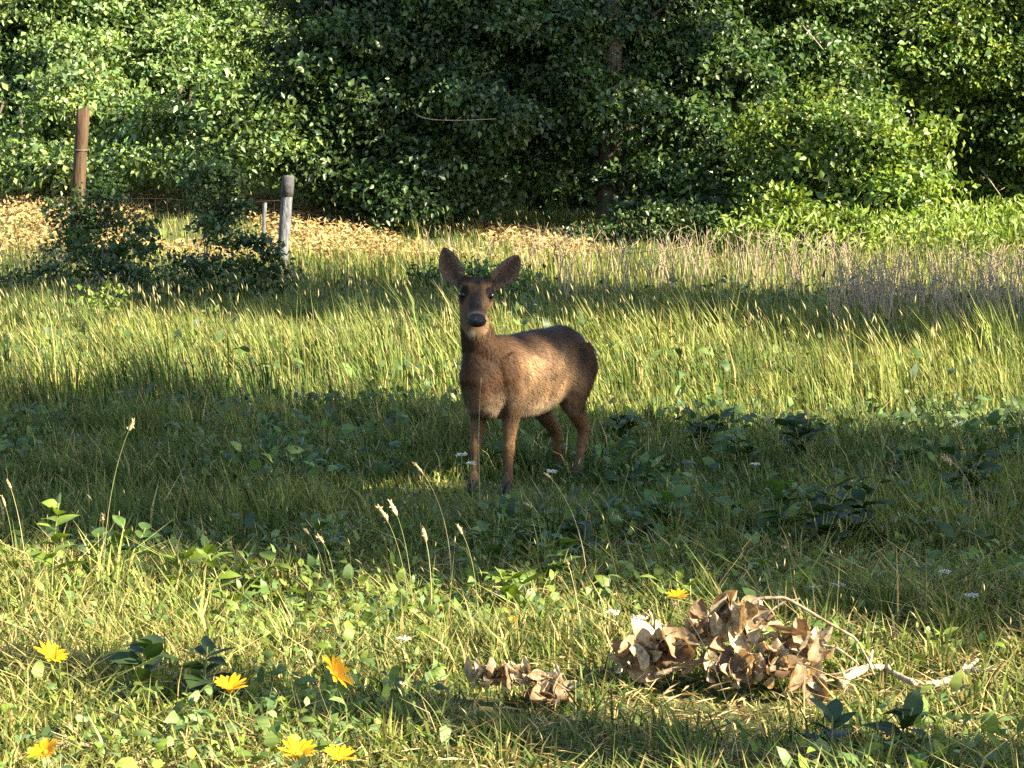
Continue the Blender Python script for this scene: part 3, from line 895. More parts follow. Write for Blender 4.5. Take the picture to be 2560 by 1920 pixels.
shrub('bramble_bush', 'low dark bramble bush behind the head of the deer', at(1330, 31.5), [(.1, 0, .3, .01), (-.2, 0, .3, .01)],
      [pxlobe(1310, 730, 31.5, 55, .6), pxlobe(1180, 700, 32, 60, .5), pxlobe(1090, 700, 33, 60, .5), pxlobe(1420, 810, 27.5, 55, .4), pxlobe(1250, 690, 33, 40, .6)],
      650, .065, .042, PAL_DARK + PAL_MID[:1], 76, 'low bushes by the fence', clump=.11)
shrub('lime_shrub', 'low yellow-green shrub at the foot of the lime green bush', at(1980, 43.5), [(.1, 0, .5, .014), (-.3, 0, .5, .014), (.4, 0, .4, .012)],
      [pxlobe(1960, 530, 43.5, 60), pxlobe(2060, 570, 43.2, 70, .7), pxlobe(1900, 590, 43, 60, .6), pxlobe(2140, 600, 43, 60, .6), pxlobe(1810, 600, 43.5, 50, .6)],
      520, .10, .06, PAL_LIME, 77)
shrub('dark_bush', 'dark bush at the foot of the thick brown trunk', at(1600, 45.5), [(.1, 0, .5, .014), (-.3, 0, .5, .014)],
      [pxlobe(1640, 560, 45.5, 90, .6), pxlobe(1500, 590, 45.5, 70, .5), pxlobe(1770, 570, 45.5, 80, .6)],
      480, .085, .055, PAL_DARK, 78)

# bare twigs hanging in the wood edge
for (px0, py0, px1, py1, d, sag, r, lab) in [
        (1028, 308, 1240, 298, 45.6, 1, .008, 'long bare horizontal twig crossing the dark tree'),
        (638, 205, 720, 245, 53.6, -8, .016, 'bare crooked twig at the edge of the mid green tree'),
        (735, 345, 752, 374, 47.0, 4, .013, 'short bare hanging twig beside the dark tree'),
        (2000, 70, 2050, 125, 49.2, -5, .013, 'bare slanting twig high in the mid green tree'),
        (2372, 395, 2350, 465, 51.2, 4, .013, 'bare forked twig over the dark hollow'),
        (2470, 450, 2510, 510, 51.0, -4, .014, 'bare twig sloping down into the dark hollow')]:
    s = FPX / d
    p0 = np.array([(px0 - 1280) / s, d, CAM_H - (py0 - 399) / s]); p1 = np.array([(px1 - 1280) / s, d - .1, CAM_H - (py1 - 399) / s])
    mid = (p0 + p1) / 2 + np.array([0, -.05, -sag / s])
    q = bez(p0 + np.array([0, 1.2, .25]), p0, mid, p1, 10)
    rg = np.random.default_rng(int(px0))
    V, F = tube(q - p1, np.linspace(1.2, .5, 10) * r, 5, wob=.2, rg=rg)
    V2, F2 = tube(np.linspace(q[6] - p1, q[6] - p1 + np.array([.12, -.03, .07]), 3), [r * .6, r * .45, r * .25], 4)
    V, F = joinvf([(V, F), (V2, F2)])
    tag(obj('bare_twig', mesh_np('bare_twig', V, F), M_PALE, None, tuple(p1)), lab, 'twig', 'bare twigs in the trees')

# ------------------------------------------------------------------ the deer
TH = R(32.0)
FW = np.array([-math.sin(TH), -math.cos(TH), 0.0])      # body forward, towards the camera and to its side
LF = np.array([math.cos(TH), -math.sin(TH), 0.0])       # the animal's own left flank
UP = np.array([0, 0, 1.0])


def L2(p):
    p = np.asarray(p, float)
    return p[..., 0:1] * FW + p[..., 1:2] * LF + p[..., 2:3] * UP


pieces = []
# barrel: x, z centre, half height, half width
st = np.array([(-.475, .575, .045, .03), (-.46, .57, .085, .065), (-.42, .56, .125, .10), (-.34, .548, .155, .130), (-.24, .533, .172, .142), (-.12, .512, .192, .158),
               (0.0, .500, .196, .158), (.10, .500, .190, .150), (.19, .505, .180, .132), (.27, .510, .170, .112), (.34, .52, .150, .095), (.40, .54, .11, .074), (.43, .555, .06, .045)])
cs = L2(np.stack([st[:, 0], 0 * st[:, 0], st[:, 1]], 1))
pieces.append(ring_loft(cs, st[:, 3:4] * LF, st[:, 2:3] * UP, 24))
# neck
nk = np.array([(.27, .54, .12, .105), (.325, .60, .103, .094), (.372, .67, .084, .078), (.405, .745, .068, .064), (.425, .82, .058, .056), (.435, .88, .053, .053), (.43, .93, .045, .05)])
nc = L2(np.stack([nk[:, 0], 0 * nk[:, 0], nk[:, 1]], 1))
nT = norm(np.gradient(nc, axis=0)); nA = np.repeat(LF[None], len(nk), 0); nB = norm(np.cross(nT, nA))
pieces.append(ring_loft(nc, nA * nk[:, 3:4], nB * nk[:, 2:3], 20))
# chest keel
pieces.append(tube(L2([(.40, 0, .62), (.41, 0, .52), (.37, 0, .42), (.27, 0, .385), (.15, 0, .36)]), [.05, .068, .07, .062, .045], 14))


def limb(pts, rad):
    p = L2(pts)
    # dense smooth resample
    t = np.linspace(0, len(p) - 1, 5 * (len(p) - 1) + 1)
    q = np.stack([np.interp(t, np.arange(len(p)), p[:, k]) for k in range(3)], 1)
    r = np.interp(t, np.arange(len(p)), rad)
    return tube(q, r, 12)


FR = [.070, .068, .055, .042, .034, .027, .029, .0195, .0185, .024, .019]
for sy, dx in ((1, 0.0), (-1, .03)):
    y = .078 * sy
    pieces.append(limb([(.29, y * .75, .60), (.27, y * 1.0, .52), (.235, y * 1.12, .42), (.235, y * 1.1, .35), (.243 + dx * .3, y * 1.06, .28), (.250 + dx * .5, y * 1.05, .225),
                        (.254 + dx * .6, y * 1.05, .195), (.252 + dx * .8, y * 1.05, .14), (.252 + dx, y * 1.05, .09), (.256 + dx, y * 1.05, .06), (.266 + dx, y * 1.05, .02)], FR))
HR = [.10, .105, .088, .062, .040, .032, .030, .021, .0195, .024, .019]
# near hind leg
pieces.append(limb([(-.34, .05, .60), (-.33, .075, .52), (-.29, .09, .44), (-.27, .10, .37), (-.31, .10, .305), (-.365, .098, .25), (-.375, .097, .215), (-.355, .096, .15), (-.34, .095, .09),
                    (-.332, .095, .06), (-.318, .095, .02)], HR))
pieces.append(limb([(-.34, -.05, .60), (-.33, -.075, .52), (-.29, -.09, .44), (-.28, -.10, .36), (-.35, -.10, .29), (-.43, -.098, .225), (-.455, -.097, .195), (-.46, -.096, .14), (-.47, -.095, .09),
                    (-.468, -.095, .06), (-.452, -.095, .02)], HR))
# short tail
pieces.append(tube(L2([(-.44, 0, .62), (-.475, 0, .59), (-.485, 0, .55)]), [.03, .025, .012], 8))
# head -------------------------------------------------------------
HP = R(41)
ROLL = R(-4)
hf = np.array([0.02, -math.cos(HP), -math.sin(HP)])
hf = hf / np.linalg.norm(hf)
hu = np.array([0, -math.sin(HP), math.cos(HP)])
hr = np.array([1.0, 0, 0])
hr, hu = hr * math.cos(ROLL) + hu * math.sin(ROLL), hu * math.cos(ROLL) - hr * math.sin(ROLL)
hr = norm(hr - hf * (hr @ hf)); hu = norm(hu - hf * (hu @ hf) - hr * (hu @ hr))
HC = np.array([-.157, 12.92, .912]) - np.array([DEER[0], DEER[1], 0])      # poll, relative to the root


def HD(t, s, u):
    return HC + hf * t + hr * s + hu * u


hs = np.array([  # t, centre offset u, half width, half height
    (-.045, -.005, .025, .028), (-.03, -.005, .043, .048), (0, .0, .056, .058), (.030, .0, .065, .061), (.06, -.002, .069, .058), (.085, -.006, .062, .053), (.11, -.010, .053, .046),
    (.135, -.010, .046, .038), (.16, -.009, .041, .033), (.182, -.009, .038, .029), (.20, -.010, .035, .025), (.212, -.016, .025, .020), (.218, -.016, .012, .010)])
hc = np.array([HD(a[0], 0, a[1]) for a in hs])
pieces.append(ring_loft(hc, hr * hs[:, 2:3], hu * hs[:, 3:4], 22))
# jaw and cheeks, brow ridges
pieces.append(tube([HD(.0, 0, -.033), HD(.05, 0, -.050), (HD(.10, 0, -.046)), HD(.15, 0, -.033), HD(.182, 0, -.028)], [.045, .045, .034, .022, .014], 14))
for s in (-1, 1):
    pieces.append(tube([HD(.02, .042 * s, -.02), HD(.055, .045 * s, -.032), HD(.10, .032 * s, -.034)], [.03, .033, .020], 10))
    pieces.append(tube([HD(.02, .048 * s, .034), HD(.047, .056 * s, .034), HD(.072, .050 * s, .028)], [.012, .018, .010], 8))
    pieces.append(tube([HD(-.02, .04 * s, .01), HD(-.018, .06 * s, .03)], [.03, .024], 8))
# blend throat into neck
pieces.append(tube([HD(.05, 0, -.05), HC + np.array([0, .0, -.12]), nc[3] + np.array([0, 0, .02])], [.036, .047, .062], 14))

V, F = joinvf(pieces)
tmp = bpy.data.objects.new('tmp_deer', mesh_np('tmp_deer', V, F))
COL.objects.link(tmp)
md = tmp.modifiers.new('r', 'REMESH'); md.mode = 'VOXEL'; md.voxel_size = 0.0068
ms = tmp.modifiers.new('s', 'SMOOTH'); ms.factor = 0.5; ms.iterations = 4
dg = bpy.context.evaluated_depsgraph_get()
body_me = bpy.data.meshes.new_from_object(tmp.evaluated_get(dg))
old = tmp.data
bpy.data.objects.remove(tmp); bpy.data.meshes.remove(old)
body_me.name = 'deer_body'
nb = len(body_me.vertices)
BV = np.empty(nb * 3, np.float32); body_me.vertices.foreach_get('co', BV); BV = BV.reshape(-1, 3).astype(float)
BN = np.empty(nb * 3, np.float32); body_me.vertices.foreach_get('normal', BN); BN = BN.reshape(-1, 3).astype(float)
_lx = BV @ FW; _ly = BV @ LF; _z = BV[:, 2]
_side = sst(.3, .8, np.abs(BN @ LF)) * (_z > .34)


def bump(cx, cz, rx, rz, a):
    return a * np.exp(-((_lx - cx) / rx) ** 2 - ((_z - cz) / rz) ** 2)


_d = bump(-.19, .54, .055, .10, -.020) + bump(.135, .50, .03, .12, -.013) + bump(.24, .58, .05, .08, .006) + bump(-.33, .56, .07, .08, .010) + bump(.30, .66, .04, .05, -.004) + bump(.20, .44, .04, .04, .010) + bump(-.27, .45, .05, .06, .010)
_d += .0028 * np.sin((_lx + .25 * _z) * 150) * sst(-.17, -.08, _lx) * sst(.13, .06, _lx) * sst(.66, .60, _z) * sst(.38, .44, _z)
_d = _d * _side
_d += .010 * np.exp(-((_lx + .33) / .05) ** 2) * sst(.6, .9, BN[:, 2]) * (_z > .6) + .010 * np.exp(-((_lx - .2) / .05) ** 2) * sst(.6, .9, BN[:, 2]) * (_z > .6)
BV = BV + BN * _d[:, None]
body_me.vertices.foreach_set('co', BV.astype(np.float32).ravel()); body_me.update()
BN = np.empty(nb * 3, np.float32); body_me.vertices.foreach_get('normal', BN); BN = BN.reshape(-1, 3).astype(float)


def n3(P, s, seed):
    r_ = np.random.default_rng(seed); v = np.zeros(len(P))
    for k in range(8):
        d_ = norm(r_.normal(size=(1, 3)))[0] * s * r_.uniform(.6, 1.9)
        v += np.sin(P @ d_ + r_.uniform(0, 6.28))
    return np.clip(.5 + v / 7, 0, 1)


def deer_colour(P, N):
    lx = P @ FW; ly = P @ LF; z = P[:, 2]
    rel = P - HC
    t = rel @ hf; s = rel @ hr; u = rel @ hu
    n = len(P)
    C = np.tile(np.array([.050, .027, .0145]), (n, 1))  # base coat darkened so its colour carries the shade on the deer
    def mixin(col, m):
        nonlocal C
        m = np.clip(m, 0, 1)[:, None]; C = C * (1 - m) + np.array(col) * m
    # paler flank, brightened further as if sunlit; mottled grey-brown back
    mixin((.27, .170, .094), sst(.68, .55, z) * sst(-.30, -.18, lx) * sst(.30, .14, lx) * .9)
    mixin((.036, .022, .014), sst(.55, .75, n3(P, 22, 1)) * .6)
    mixin((.045, .029, .019), sst(.63, .69, z) * (lx < .3) * .6)
    mixin((.028, .018, .013), sst(.62, .80, n3(P, 60, 4)) * sst(.16, .05, np.hypot(lx + .26, z - .66)) * .9)
    # belly, inner limbs
    mixin((.40, .31, .21), sst(-.25, -.8, N[:, 2]) * (z < .48) * (z > .30) * sst(-.34, -.2, lx) * .85)
    mixin((.30, .22, .14), (sst(.33, .40, z) * sst(.47, .40, z)) * sst(.16, .24, lx) * .2)
    # neck: darker coat with shade put into the colour; warm throat stripe
    nkm = sst(.30, .36, lx) * sst(.58, .66, z) * (t < .02)
    mixin((.044, .027, .016), nkm * .7)
    # legs: tan, lightened in the colour as if lit
    mixin((.150, .088, .045), (z < .36) * (sst(.36, .28, z)) * .8)
    mixin((.10, .07, .05), sst(.12, .04, z) * .5)
    # ---- face
    hd = (t > -.06) & (t < .27) & (np.hypot(s, u) < .12) & (z > .70)
    hdm = hd.astype(float)
    mixin((.085, .053, .030), hdm * sst(-.06, 0, t) * .9)
    mixin((.024, .021, .020), hdm * sst(.060, .095, t) * sst(.038, .018, np.abs(s + .006)) * (u > -.01) * .95)      # dark bridge
    mixin((.020, .015, .012), hdm * sst(.022, .006, np.abs(s)) * sst(-.04, .0, t) * sst(.09, .05, t) * sst(.3, .6, n3(P, 80, 7)))
    mixin((.19, .095, .042), hdm * sst(.022, .04, t) * sst(.072, .055, t) * sst(.012, .03, np.abs(s)) * (u > .02) * .75)   # warm brow
    mixin((.010, .008, .007), hdm * sst(.034, .020, np.hypot(t - .068, np.abs(s) - .062)) * (u > -.02))                  # round the eye
    mixin((.185, .118, .064), hdm * sst(.0, -.02, u) * sst(.04, .09, t) * .45)                                           # cheeks
    mixin((.15, .125, .105), hdm * sst(.162, .174, t) * sst(.19, .18, t) * (u > -.03) * .6)                             # pale rim above nose
    mixin((.30, .26, .21), hdm * sst(.172, .184, t) * sst(-.030, -.038, u) * sst(.004, -.010, s) * .7)                  # white chin patch
    mixin((.013, .011, .011), hdm * sst(.178, .188, t) * sst(-.036, -.028, u))                                        # lips
    mixin((.018, .013, .010), hdm * sst(.03, -.02, t) * sst(.02, .045, u) * .85)                                        # dark crown between ears
    return np.clip(C, .004, 1)


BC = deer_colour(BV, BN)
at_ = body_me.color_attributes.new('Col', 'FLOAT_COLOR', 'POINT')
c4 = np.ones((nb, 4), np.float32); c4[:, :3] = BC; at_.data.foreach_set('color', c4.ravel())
body_me.polygons.foreach_set('use_smooth', np.ones(len(body_me.polygons), bool))
deer = thing('deer', 'brown doe standing in the meadow grass, ears up, facing the viewer', 'deer', tuple(DEER))
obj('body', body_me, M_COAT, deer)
# fur -----------------------------------------------------------------
rgf = np.random.default_rng(4)
nf = 90000
ids = rgf.integers(0, nb, nf)
P = BV[ids] + rgf.normal(size=(nf, 3)) * .003; N = BN[ids]; C = BC[ids]
rel = P - HC; t_ = rel @ hf
isface = ((t_ > -.02) & (P[:, 2] > .72) & (np.linalg.norm(rel - t_[:, None] * hf, axis=1) < .12))
flow = np.where((P[:, 2] < .36)[:, None], np.array([0, 0, -1.0]), -FW * .8 + np.array([0, 0, -.6]))
isneck = (P @ FW > .30) & (P[:, 2] > .6) & ~isface
flow = np.where(isneck[:, None], np.array([0, 0, -1.0]) - FW * .2, flow)
flow = np.where(isface[:, None], -hf, flow)
flow = flow + rgf.normal(size=(nf, 3)) * .25
tang = norm(flow - N * np.sum(flow * N, 1, keepdims=True))
dirn = norm(tang + N * rgf.uniform(.03, .20, (nf, 1)))
ln = rgf.uniform(.014, .032, nf); ln = np.where(isface, ln * .45, ln); ln = np.where(P[:, 2] < .33, ln * .5, ln)
nosez = (t_ > .16) & isface
ln = np.where(nosez | (C.mean(1) > .33), .001, ln)
S = norm(np.cross(dirn, N + .01)) * .0009
V = np.stack([P - S, P + S, P + dirn * ln[:, None]], 1).reshape(-1, 3)
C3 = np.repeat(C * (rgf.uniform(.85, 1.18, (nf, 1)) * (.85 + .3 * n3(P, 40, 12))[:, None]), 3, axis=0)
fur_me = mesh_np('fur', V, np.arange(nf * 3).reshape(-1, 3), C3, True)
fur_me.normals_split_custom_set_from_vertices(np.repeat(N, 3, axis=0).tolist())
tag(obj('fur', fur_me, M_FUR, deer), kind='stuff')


# ears ----------------------------------------------------------------
def ear(base, tip, side, seed):
    rg = np.random.default_rng(seed)
    base = np.array(base); tip = np.array(tip)
    ax = tip - base; Lr = np.linalg.norm(ax); ax = ax / Lr
    back = np.array([0, 1.0, 0.0]); back = norm(back - ax * (back @ ax))
    acr = np.cross(back, ax)
    nu, nvv = 22, 13
    u = np.linspace(0, 1, nu)
    w = np.interp(u, [0, .08, .2, .35, .5, .65, .8, .9, .96, 1], [.017, .022, .034, .044, .0475, .045, .034, .022, .013, .003])
    rows_f, rows_b = [], []
    Cf, Cb = [], []
    for i in range(nu):
        v = np.linspace(-1, 1, nvv)
        curl = np.interp(u[i], [0, .3, 1], [1.25, .85, .35])
        ang = v * curl * 1.1
        rad = w[i] / max(math.sin(curl * 1.1), .3)
        off = rad * np.sin(ang); dep = rad * (np.cos(ang) - math.cos(curl * 1.1))
        bow = .012 * math.sin(u[i] * math.pi)
        c = base + ax * Lr * u[i] + acr * side * bow
        q = c + np.outer(off, acr) + np.outer(dep, back)
        rows_f.append(q)
        nrm = np.outer(np.sin(ang), acr) + np.outer(np.cos(ang), back)
        rows_b.append(q + nrm * .005)
        e = np.abs(v)
        ci = np.outer(1 - e, (.060, .036, .026)) + np.outer(e, (.115, .070, .045))
        ci = ci * (0.75 + .6 * (rg.random((nvv, 1)) > .7))
        if u[i] < .28: ci = ci * .8 + np.array((.22, .17, .12)) * .2
        ci[0] = ci[-1] = np.array((.07, .05, .04))
        Cf.append(ci); Cb.append(np.tile(np.array((.14, .09, .055)), (nvv, 1)))
    V = np.vstack(rows_f + rows_b); C = np.vstack(Cf + Cb)
    F = []
    o = nu * nvv
    for i in range(nu - 1):
        for j in range(nvv - 1):
            a = i * nvv + j
            F += [(a, a + 1, a + nvv + 1), (a, a + nvv + 1, a + nvv)]
            F += [(o + a, o + a + nvv + 1, o + a + 1), (o + a, o + a + nvv, o + a + nvv + 1)]
        for j in (0, nvv - 1):
            a = i * nvv + j
            F += [(a, a + nvv, o + a + nvv), (a, o + a + nvv, o + a)]
    for j in range(nvv - 1):
        a = (nu - 1) * nvv + j
        F += [(a, a + 1, o + a + 1), (a, o + a + 1, o + a)]
    er = obj('ear', mesh_np('ear', V, np.array(F), C, True), M_COAT, deer)
    # hair tufts inside the ear
    n = 900
    iu = rg.integers(1, nu - 2, n); jv = rg.integers(0, nvv, n)
    P = np.array(rows_f)[iu, jv]
    edge = (jv < 3) | (jv > nvv - 4)
    P = P + rg.normal(size=(n, 3)) * .002
    inw = -(jv - (nvv - 1) / 2)[:, None] / nvv * acr
    D = norm(ax * .8 + inw * 1.2 - back * .4 + rg.normal(size=(n, 3)) * .3)
    ln = np.where(edge, .020, .012) * rg.uniform(.6, 1.3, n) * np.interp(u[iu], [0, .6, 1], [1.2, 1, .4])
    S = norm(np.cross(D, back)) * .001
    Vt = np.stack([P - S, P + S, P + D * ln[:, None]], 1).reshape(-1, 3)
    col = np.where(edge[:, None], np.array((.17, .12, .085)), np.array((.09, .06, .042))) * rg.uniform(.6, 1.3, (n, 1))
    tag(obj('ear_hair', mesh_np('ear_hair', Vt, np.arange(n * 3).reshape(-1, 3), np.repeat(col, 3, axis=0)), M_FUR, er), kind='stuff')


def pxw(px, py, d):
    s = FPX / d
    return np.array([(px - 1280) / s, d, CAM_H - (py - 399) / s]) - np.array([DEER[0], DEER[1], DEER[2]])


ear(pxw(1159, 716, 12.93), pxw(1108, 618, 12.99), -1, 1)
ear(pxw(1226, 718, 12.93), pxw(1297, 638, 12.99), 1, 2)
# eyes
for s in (-1, 1):
    c = HD(.068, .063 * s, .022)
    t = np.linspace(0, math.pi, 9)
    ax = norm(hr * s * .75 + hf * .35 + hu * .45)
    a1 = norm(np.cross(ax, hu)); a2 = np.cross(ax, a1)
    V, F = ring_loft([c - ax * .0145 * math.cos(k) for k in t[1:-1]], [a1 * .017 * math.sin(k) for k in t[1:-1]], [a2 * .014 * math.sin(k) for k in t[1:-1]], 14)
    obj('eye', mesh_np('eye', V, F, None, True), M_EYE, deer)
# nose pad: broad, rounded, with two nostril hollows
V, F = ring_loft([HD(.178, 0, .006), HD(.190, 0, .001), HD(.204, 0, -.004), HD(.216, 0, -.009), HD(.222, 0, -.013), HD(.222, 0, -.017)],
                 [hr * .022, hr * .033, hr * .039, hr * .035, hr * .024, hr * .006], [hu * .010, hu * .016, hu * .019, hu * .018, hu * .013, hu * .004], 24)
for sgn in (-1, 1):
    hole = HD(.212, .025 * sgn, -.004)
    dd_ = np.linalg.norm(V - hole, axis=1)
    V = V - hf * (np.exp(-(dd_ / .010) ** 2) * .013)[:, None] + hr * sgn * (np.exp(-((dd_ - .016) / .008) ** 2) * .004)[:, None]
obj('nose', mesh_np('nose', V, F, None, True), M_NOSE, deer)
# mouth: dark lower lip
V, F = ring_loft([HD(.168, 0, -.028), HD(.186, 0, -.031), HD(.203, 0, -.031), HD(.213, 0, -.029)], [hr * .018, hr * .025, hr * .023, hr * .012],
                 [hu * .008, hu * .011, hu * .011, hu * .006], 14)
obj('lower_lip', mesh_np('lower_lip', V, F, None, True), M_NOSE, deer)
# hooves
for (lx_, ly_) in ((.270, .082), (.300, -.082), (-.314, .095), (-.448, -.095)):
    parts = []
    for s in (-1, 1):
        b0 = np.array([lx_, ly_ + .011 * s, 0])
        parts.append(ring_loft(L2([b0 + (-.004, 0, .05), b0 + (0, 0, .03), b0 + (.006, 0, .010), b0 + (.010, 0, -.012)]), [FW * .014, FW * .019, FW * .025, FW * .028],
                               [LF * .010, LF * .0105, LF * .0115, LF * .011], 10))
    V, F = joinvf(parts)
    obj('hoof', mesh_np('hoof', V, F), M_HOOF, deer)

# ------------------------------------------------------------------ foreground plants and litter
def leaf_mesh(name, L, W, curl=.25, cup=.2, nu=6, seed=0, lobed=0.0, colour=(.1, .15, .04)):
    """one broad leaf along +X, normal +Z"""
    rg = np.random.default_rng(seed)
    u = np.linspace(0, 1, nu)
    prof = np.sin(np.pi * u ** .75) ** .8; prof[0] = .12; prof[-1] = .0
    V, C = [], []
    for i in range(nu):
        w = W * .5 * max(prof[i], .02) * (1 + lobed * rg.uniform(-1, 1))
        x = L * (u[i] - .12 * curl * u[i] ** 2); z = -curl * L * u[i] ** 2
        for v in (-1, -.5, 0, .5, 1):
            V.append((x, v * w, z + cup * w * abs(v) ** 1.3 + rg.normal() * .012 * W))
            C.append(np.array(colour) * (1.12 if v == 0 else 1) * rg.uniform(.88, 1.12))
    F = []
    for i in range(nu - 1):
        for j in range(4):
            a = i * 5 + j
            F += [(a, a + 5, a + 6), (a, a + 6, a + 1)]
    return mesh_np(name, np.array(V), np.array(F), np.array(C), True)


def orient(o, pos, d, n, s=1.0):
    d = np.array(d, float); d = d / np.linalg.norm(d); n = np.array(n, float)
    y = np.cross(n, d); y = y / max(np.linalg.norm(y), 1e-6); z = np.cross(d, y)
    m = Matrix(((d[0], y[0], z[0]), (d[1], y[1], z[1]), (d[2], y[2], z[2]))) * s
    m = m.to_4x4(); m.translation = Vector(tuple(float(k) for k in pos))
    o.matrix_local = m


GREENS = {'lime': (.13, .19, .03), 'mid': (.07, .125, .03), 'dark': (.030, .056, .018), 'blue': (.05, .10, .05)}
LEAF_BANK = {}
for cn, c in GREENS.items():
    LEAF_BANK[cn] = []
    for k in range(4):
        me = leaf_mesh('leaf_' + cn, 1.0, (.55, .48, .65, .42)[k], (.25, .1, .4, .3)[k], (.3, .2, .15, .35)[k], 6, k, .15, c)
        me.materials.append(M_WEED); LEAF_BANK[cn].append(me)


def leafy_plant(name, label, base, h, nl, ls, col, seed, group=None, lean=(0, 0), nst=1, cat='plant', low=.1):
    rg = np.random.default_rng(seed)
    t = thing(name, label, cat, tuple(base), group)
    for k in range(nst):
        lx, ly = (lean[0] + rg.normal() * .12 * (nst > 1) * 2, lean[1] + rg.normal() * .12)
        hh = h * rg.uniform(.75, 1.0) if k else h
        q = bez((0, 0, -.02), (lx * hh * .1, ly * hh * .1, hh * .4), (lx * hh * .5, ly * hh * .5, hh * .75), (lx * hh, ly * hh, hh), 9)
        V, F = tube(q, np.linspace(.0042, .002, 9), 6)
        obj('stem', mesh_np('stem', V, F, None, True), M_STEM, t)
        m = nl // nst
        for i in range(m):
            f = low + (1 - low) * (i + rg.random() * .6) / m
            p = np.array([np.interp(f * 8, np.arange(9), q[:, c]) for c in range(3)])
            a = i * 2.4 + rg.uniform(-.5, .5)
            d = np.array([math.cos(a), math.sin(a) * .9, rg.uniform(.1, .9)])
            o = obj('leaf', LEAF_BANK[col][rg.integers(0, 4)], None, t)
            orient(o, p, d, (rg.normal() * .3, rg.normal() * .3, 1), ls * rg.uniform(.6, 1.15) * (1.1 - .35 * f))
    return t


leafy_plant('leafy_weed', 'tall sunlit leafy weed at the edge of the shade left of a lone grass stalk', G(118, 1530), .36, 13, .11, 'lime', 101, lean=(.12, 0), low=.3)
leafy_plant('leafy_weed', 'arching leafy weed with pale leaves catching the sun', G(560, 1545), .24, 11, .095, 'lime', 102, lean=(-.3, 0), low=.25)
leafy_plant('leafy_weed', 'low rosette of bright leaves below the arching weed', G(430, 1500), .17, 14, .11, 'lime', 103, nst=2)
leafy_plant('leafy_weed', 'broad wavy leaf held up above the big dead leaf pile', G(1675, 1560), .14, 5, .10, 'lime', 104, lean=(-.2, 0), low=.5)
leafy_plant('leafy_weed', 'pale upright leaf pair beside the yellow flower above the pile', G(1730, 1570), .15, 4, .075, 'lime', 105, low=.6)
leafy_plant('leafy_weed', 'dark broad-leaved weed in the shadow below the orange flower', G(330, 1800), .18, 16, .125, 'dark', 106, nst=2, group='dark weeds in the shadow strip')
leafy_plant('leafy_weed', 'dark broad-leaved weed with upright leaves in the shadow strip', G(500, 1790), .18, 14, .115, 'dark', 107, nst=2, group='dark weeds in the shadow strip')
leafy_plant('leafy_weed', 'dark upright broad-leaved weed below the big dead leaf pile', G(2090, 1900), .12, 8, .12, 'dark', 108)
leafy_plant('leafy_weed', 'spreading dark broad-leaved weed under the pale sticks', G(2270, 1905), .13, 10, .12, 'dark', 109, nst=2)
leafy_plant('leafy_weed', 'light green seedling beside the small tan leaf heap', G(700, 1850), .10, 9, .06, 'lime', 110)
leafy_plant('leafy_weed', 'two-leaved pale seedling by the cup shaped yellow flower', G(285, 1800), .06, 5, .055, 'lime', 111)
leafy_plant('leafy_weed', 'bright leafy weed above the pale sticks', G(2370, 1680), .09, 9, .07, 'lime', 112)
leafy_plant('leafy_weed', 'bluish green weed in the turf between flower and heap', G(1440, 1800), .10, 8, .06, 'dark', 113)
# leafy patches in the shade
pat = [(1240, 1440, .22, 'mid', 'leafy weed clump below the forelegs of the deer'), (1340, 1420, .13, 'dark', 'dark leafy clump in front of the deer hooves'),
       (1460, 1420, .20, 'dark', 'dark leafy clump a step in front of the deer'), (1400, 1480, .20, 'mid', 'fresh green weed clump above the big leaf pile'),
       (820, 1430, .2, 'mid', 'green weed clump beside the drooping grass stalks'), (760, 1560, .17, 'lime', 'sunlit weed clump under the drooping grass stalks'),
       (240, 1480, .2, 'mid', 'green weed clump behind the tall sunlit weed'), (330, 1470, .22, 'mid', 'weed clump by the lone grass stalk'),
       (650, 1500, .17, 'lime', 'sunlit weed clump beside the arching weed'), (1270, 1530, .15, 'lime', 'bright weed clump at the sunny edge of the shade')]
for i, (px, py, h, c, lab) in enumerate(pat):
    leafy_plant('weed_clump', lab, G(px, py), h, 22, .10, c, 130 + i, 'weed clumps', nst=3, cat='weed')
brm = [(1860, 1190, .2, 'tangle of dark bramble at the sunlit edge behind the deer'), (1760, 1150, .2, 'dark bramble leaves near the hind leg of the deer'), (2010, 1160, .2, 'dark bramble beside the sunlit grass edge'),
       (2270, 1250, .25, 'dark bramble next to the curved red stem'), (2420, 1290, .25, 'dark bramble beyond the curved red stem'), (2060, 1420, .27, 'broad dark bramble in the deep shade above the leaf pile'),
       (1950, 1400, .25, 'dark bramble in deep shade with one bare stem'), (2150, 1400, .25, 'dark bramble with pale edged leaves in deep shade'), (1560, 1130, .18, 'dark bramble right behind the hind hoof'),
       (1660, 1390, .18, 'dark bramble between deer and leaf pile')]
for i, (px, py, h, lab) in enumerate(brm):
    leafy_plant('bramble', lab, G(px, py), h * 1.15, 36, .125, 'dark' if i % 3 else 'mid', 160 + i, 'brambles in the shade', nst=4, cat='bramble')


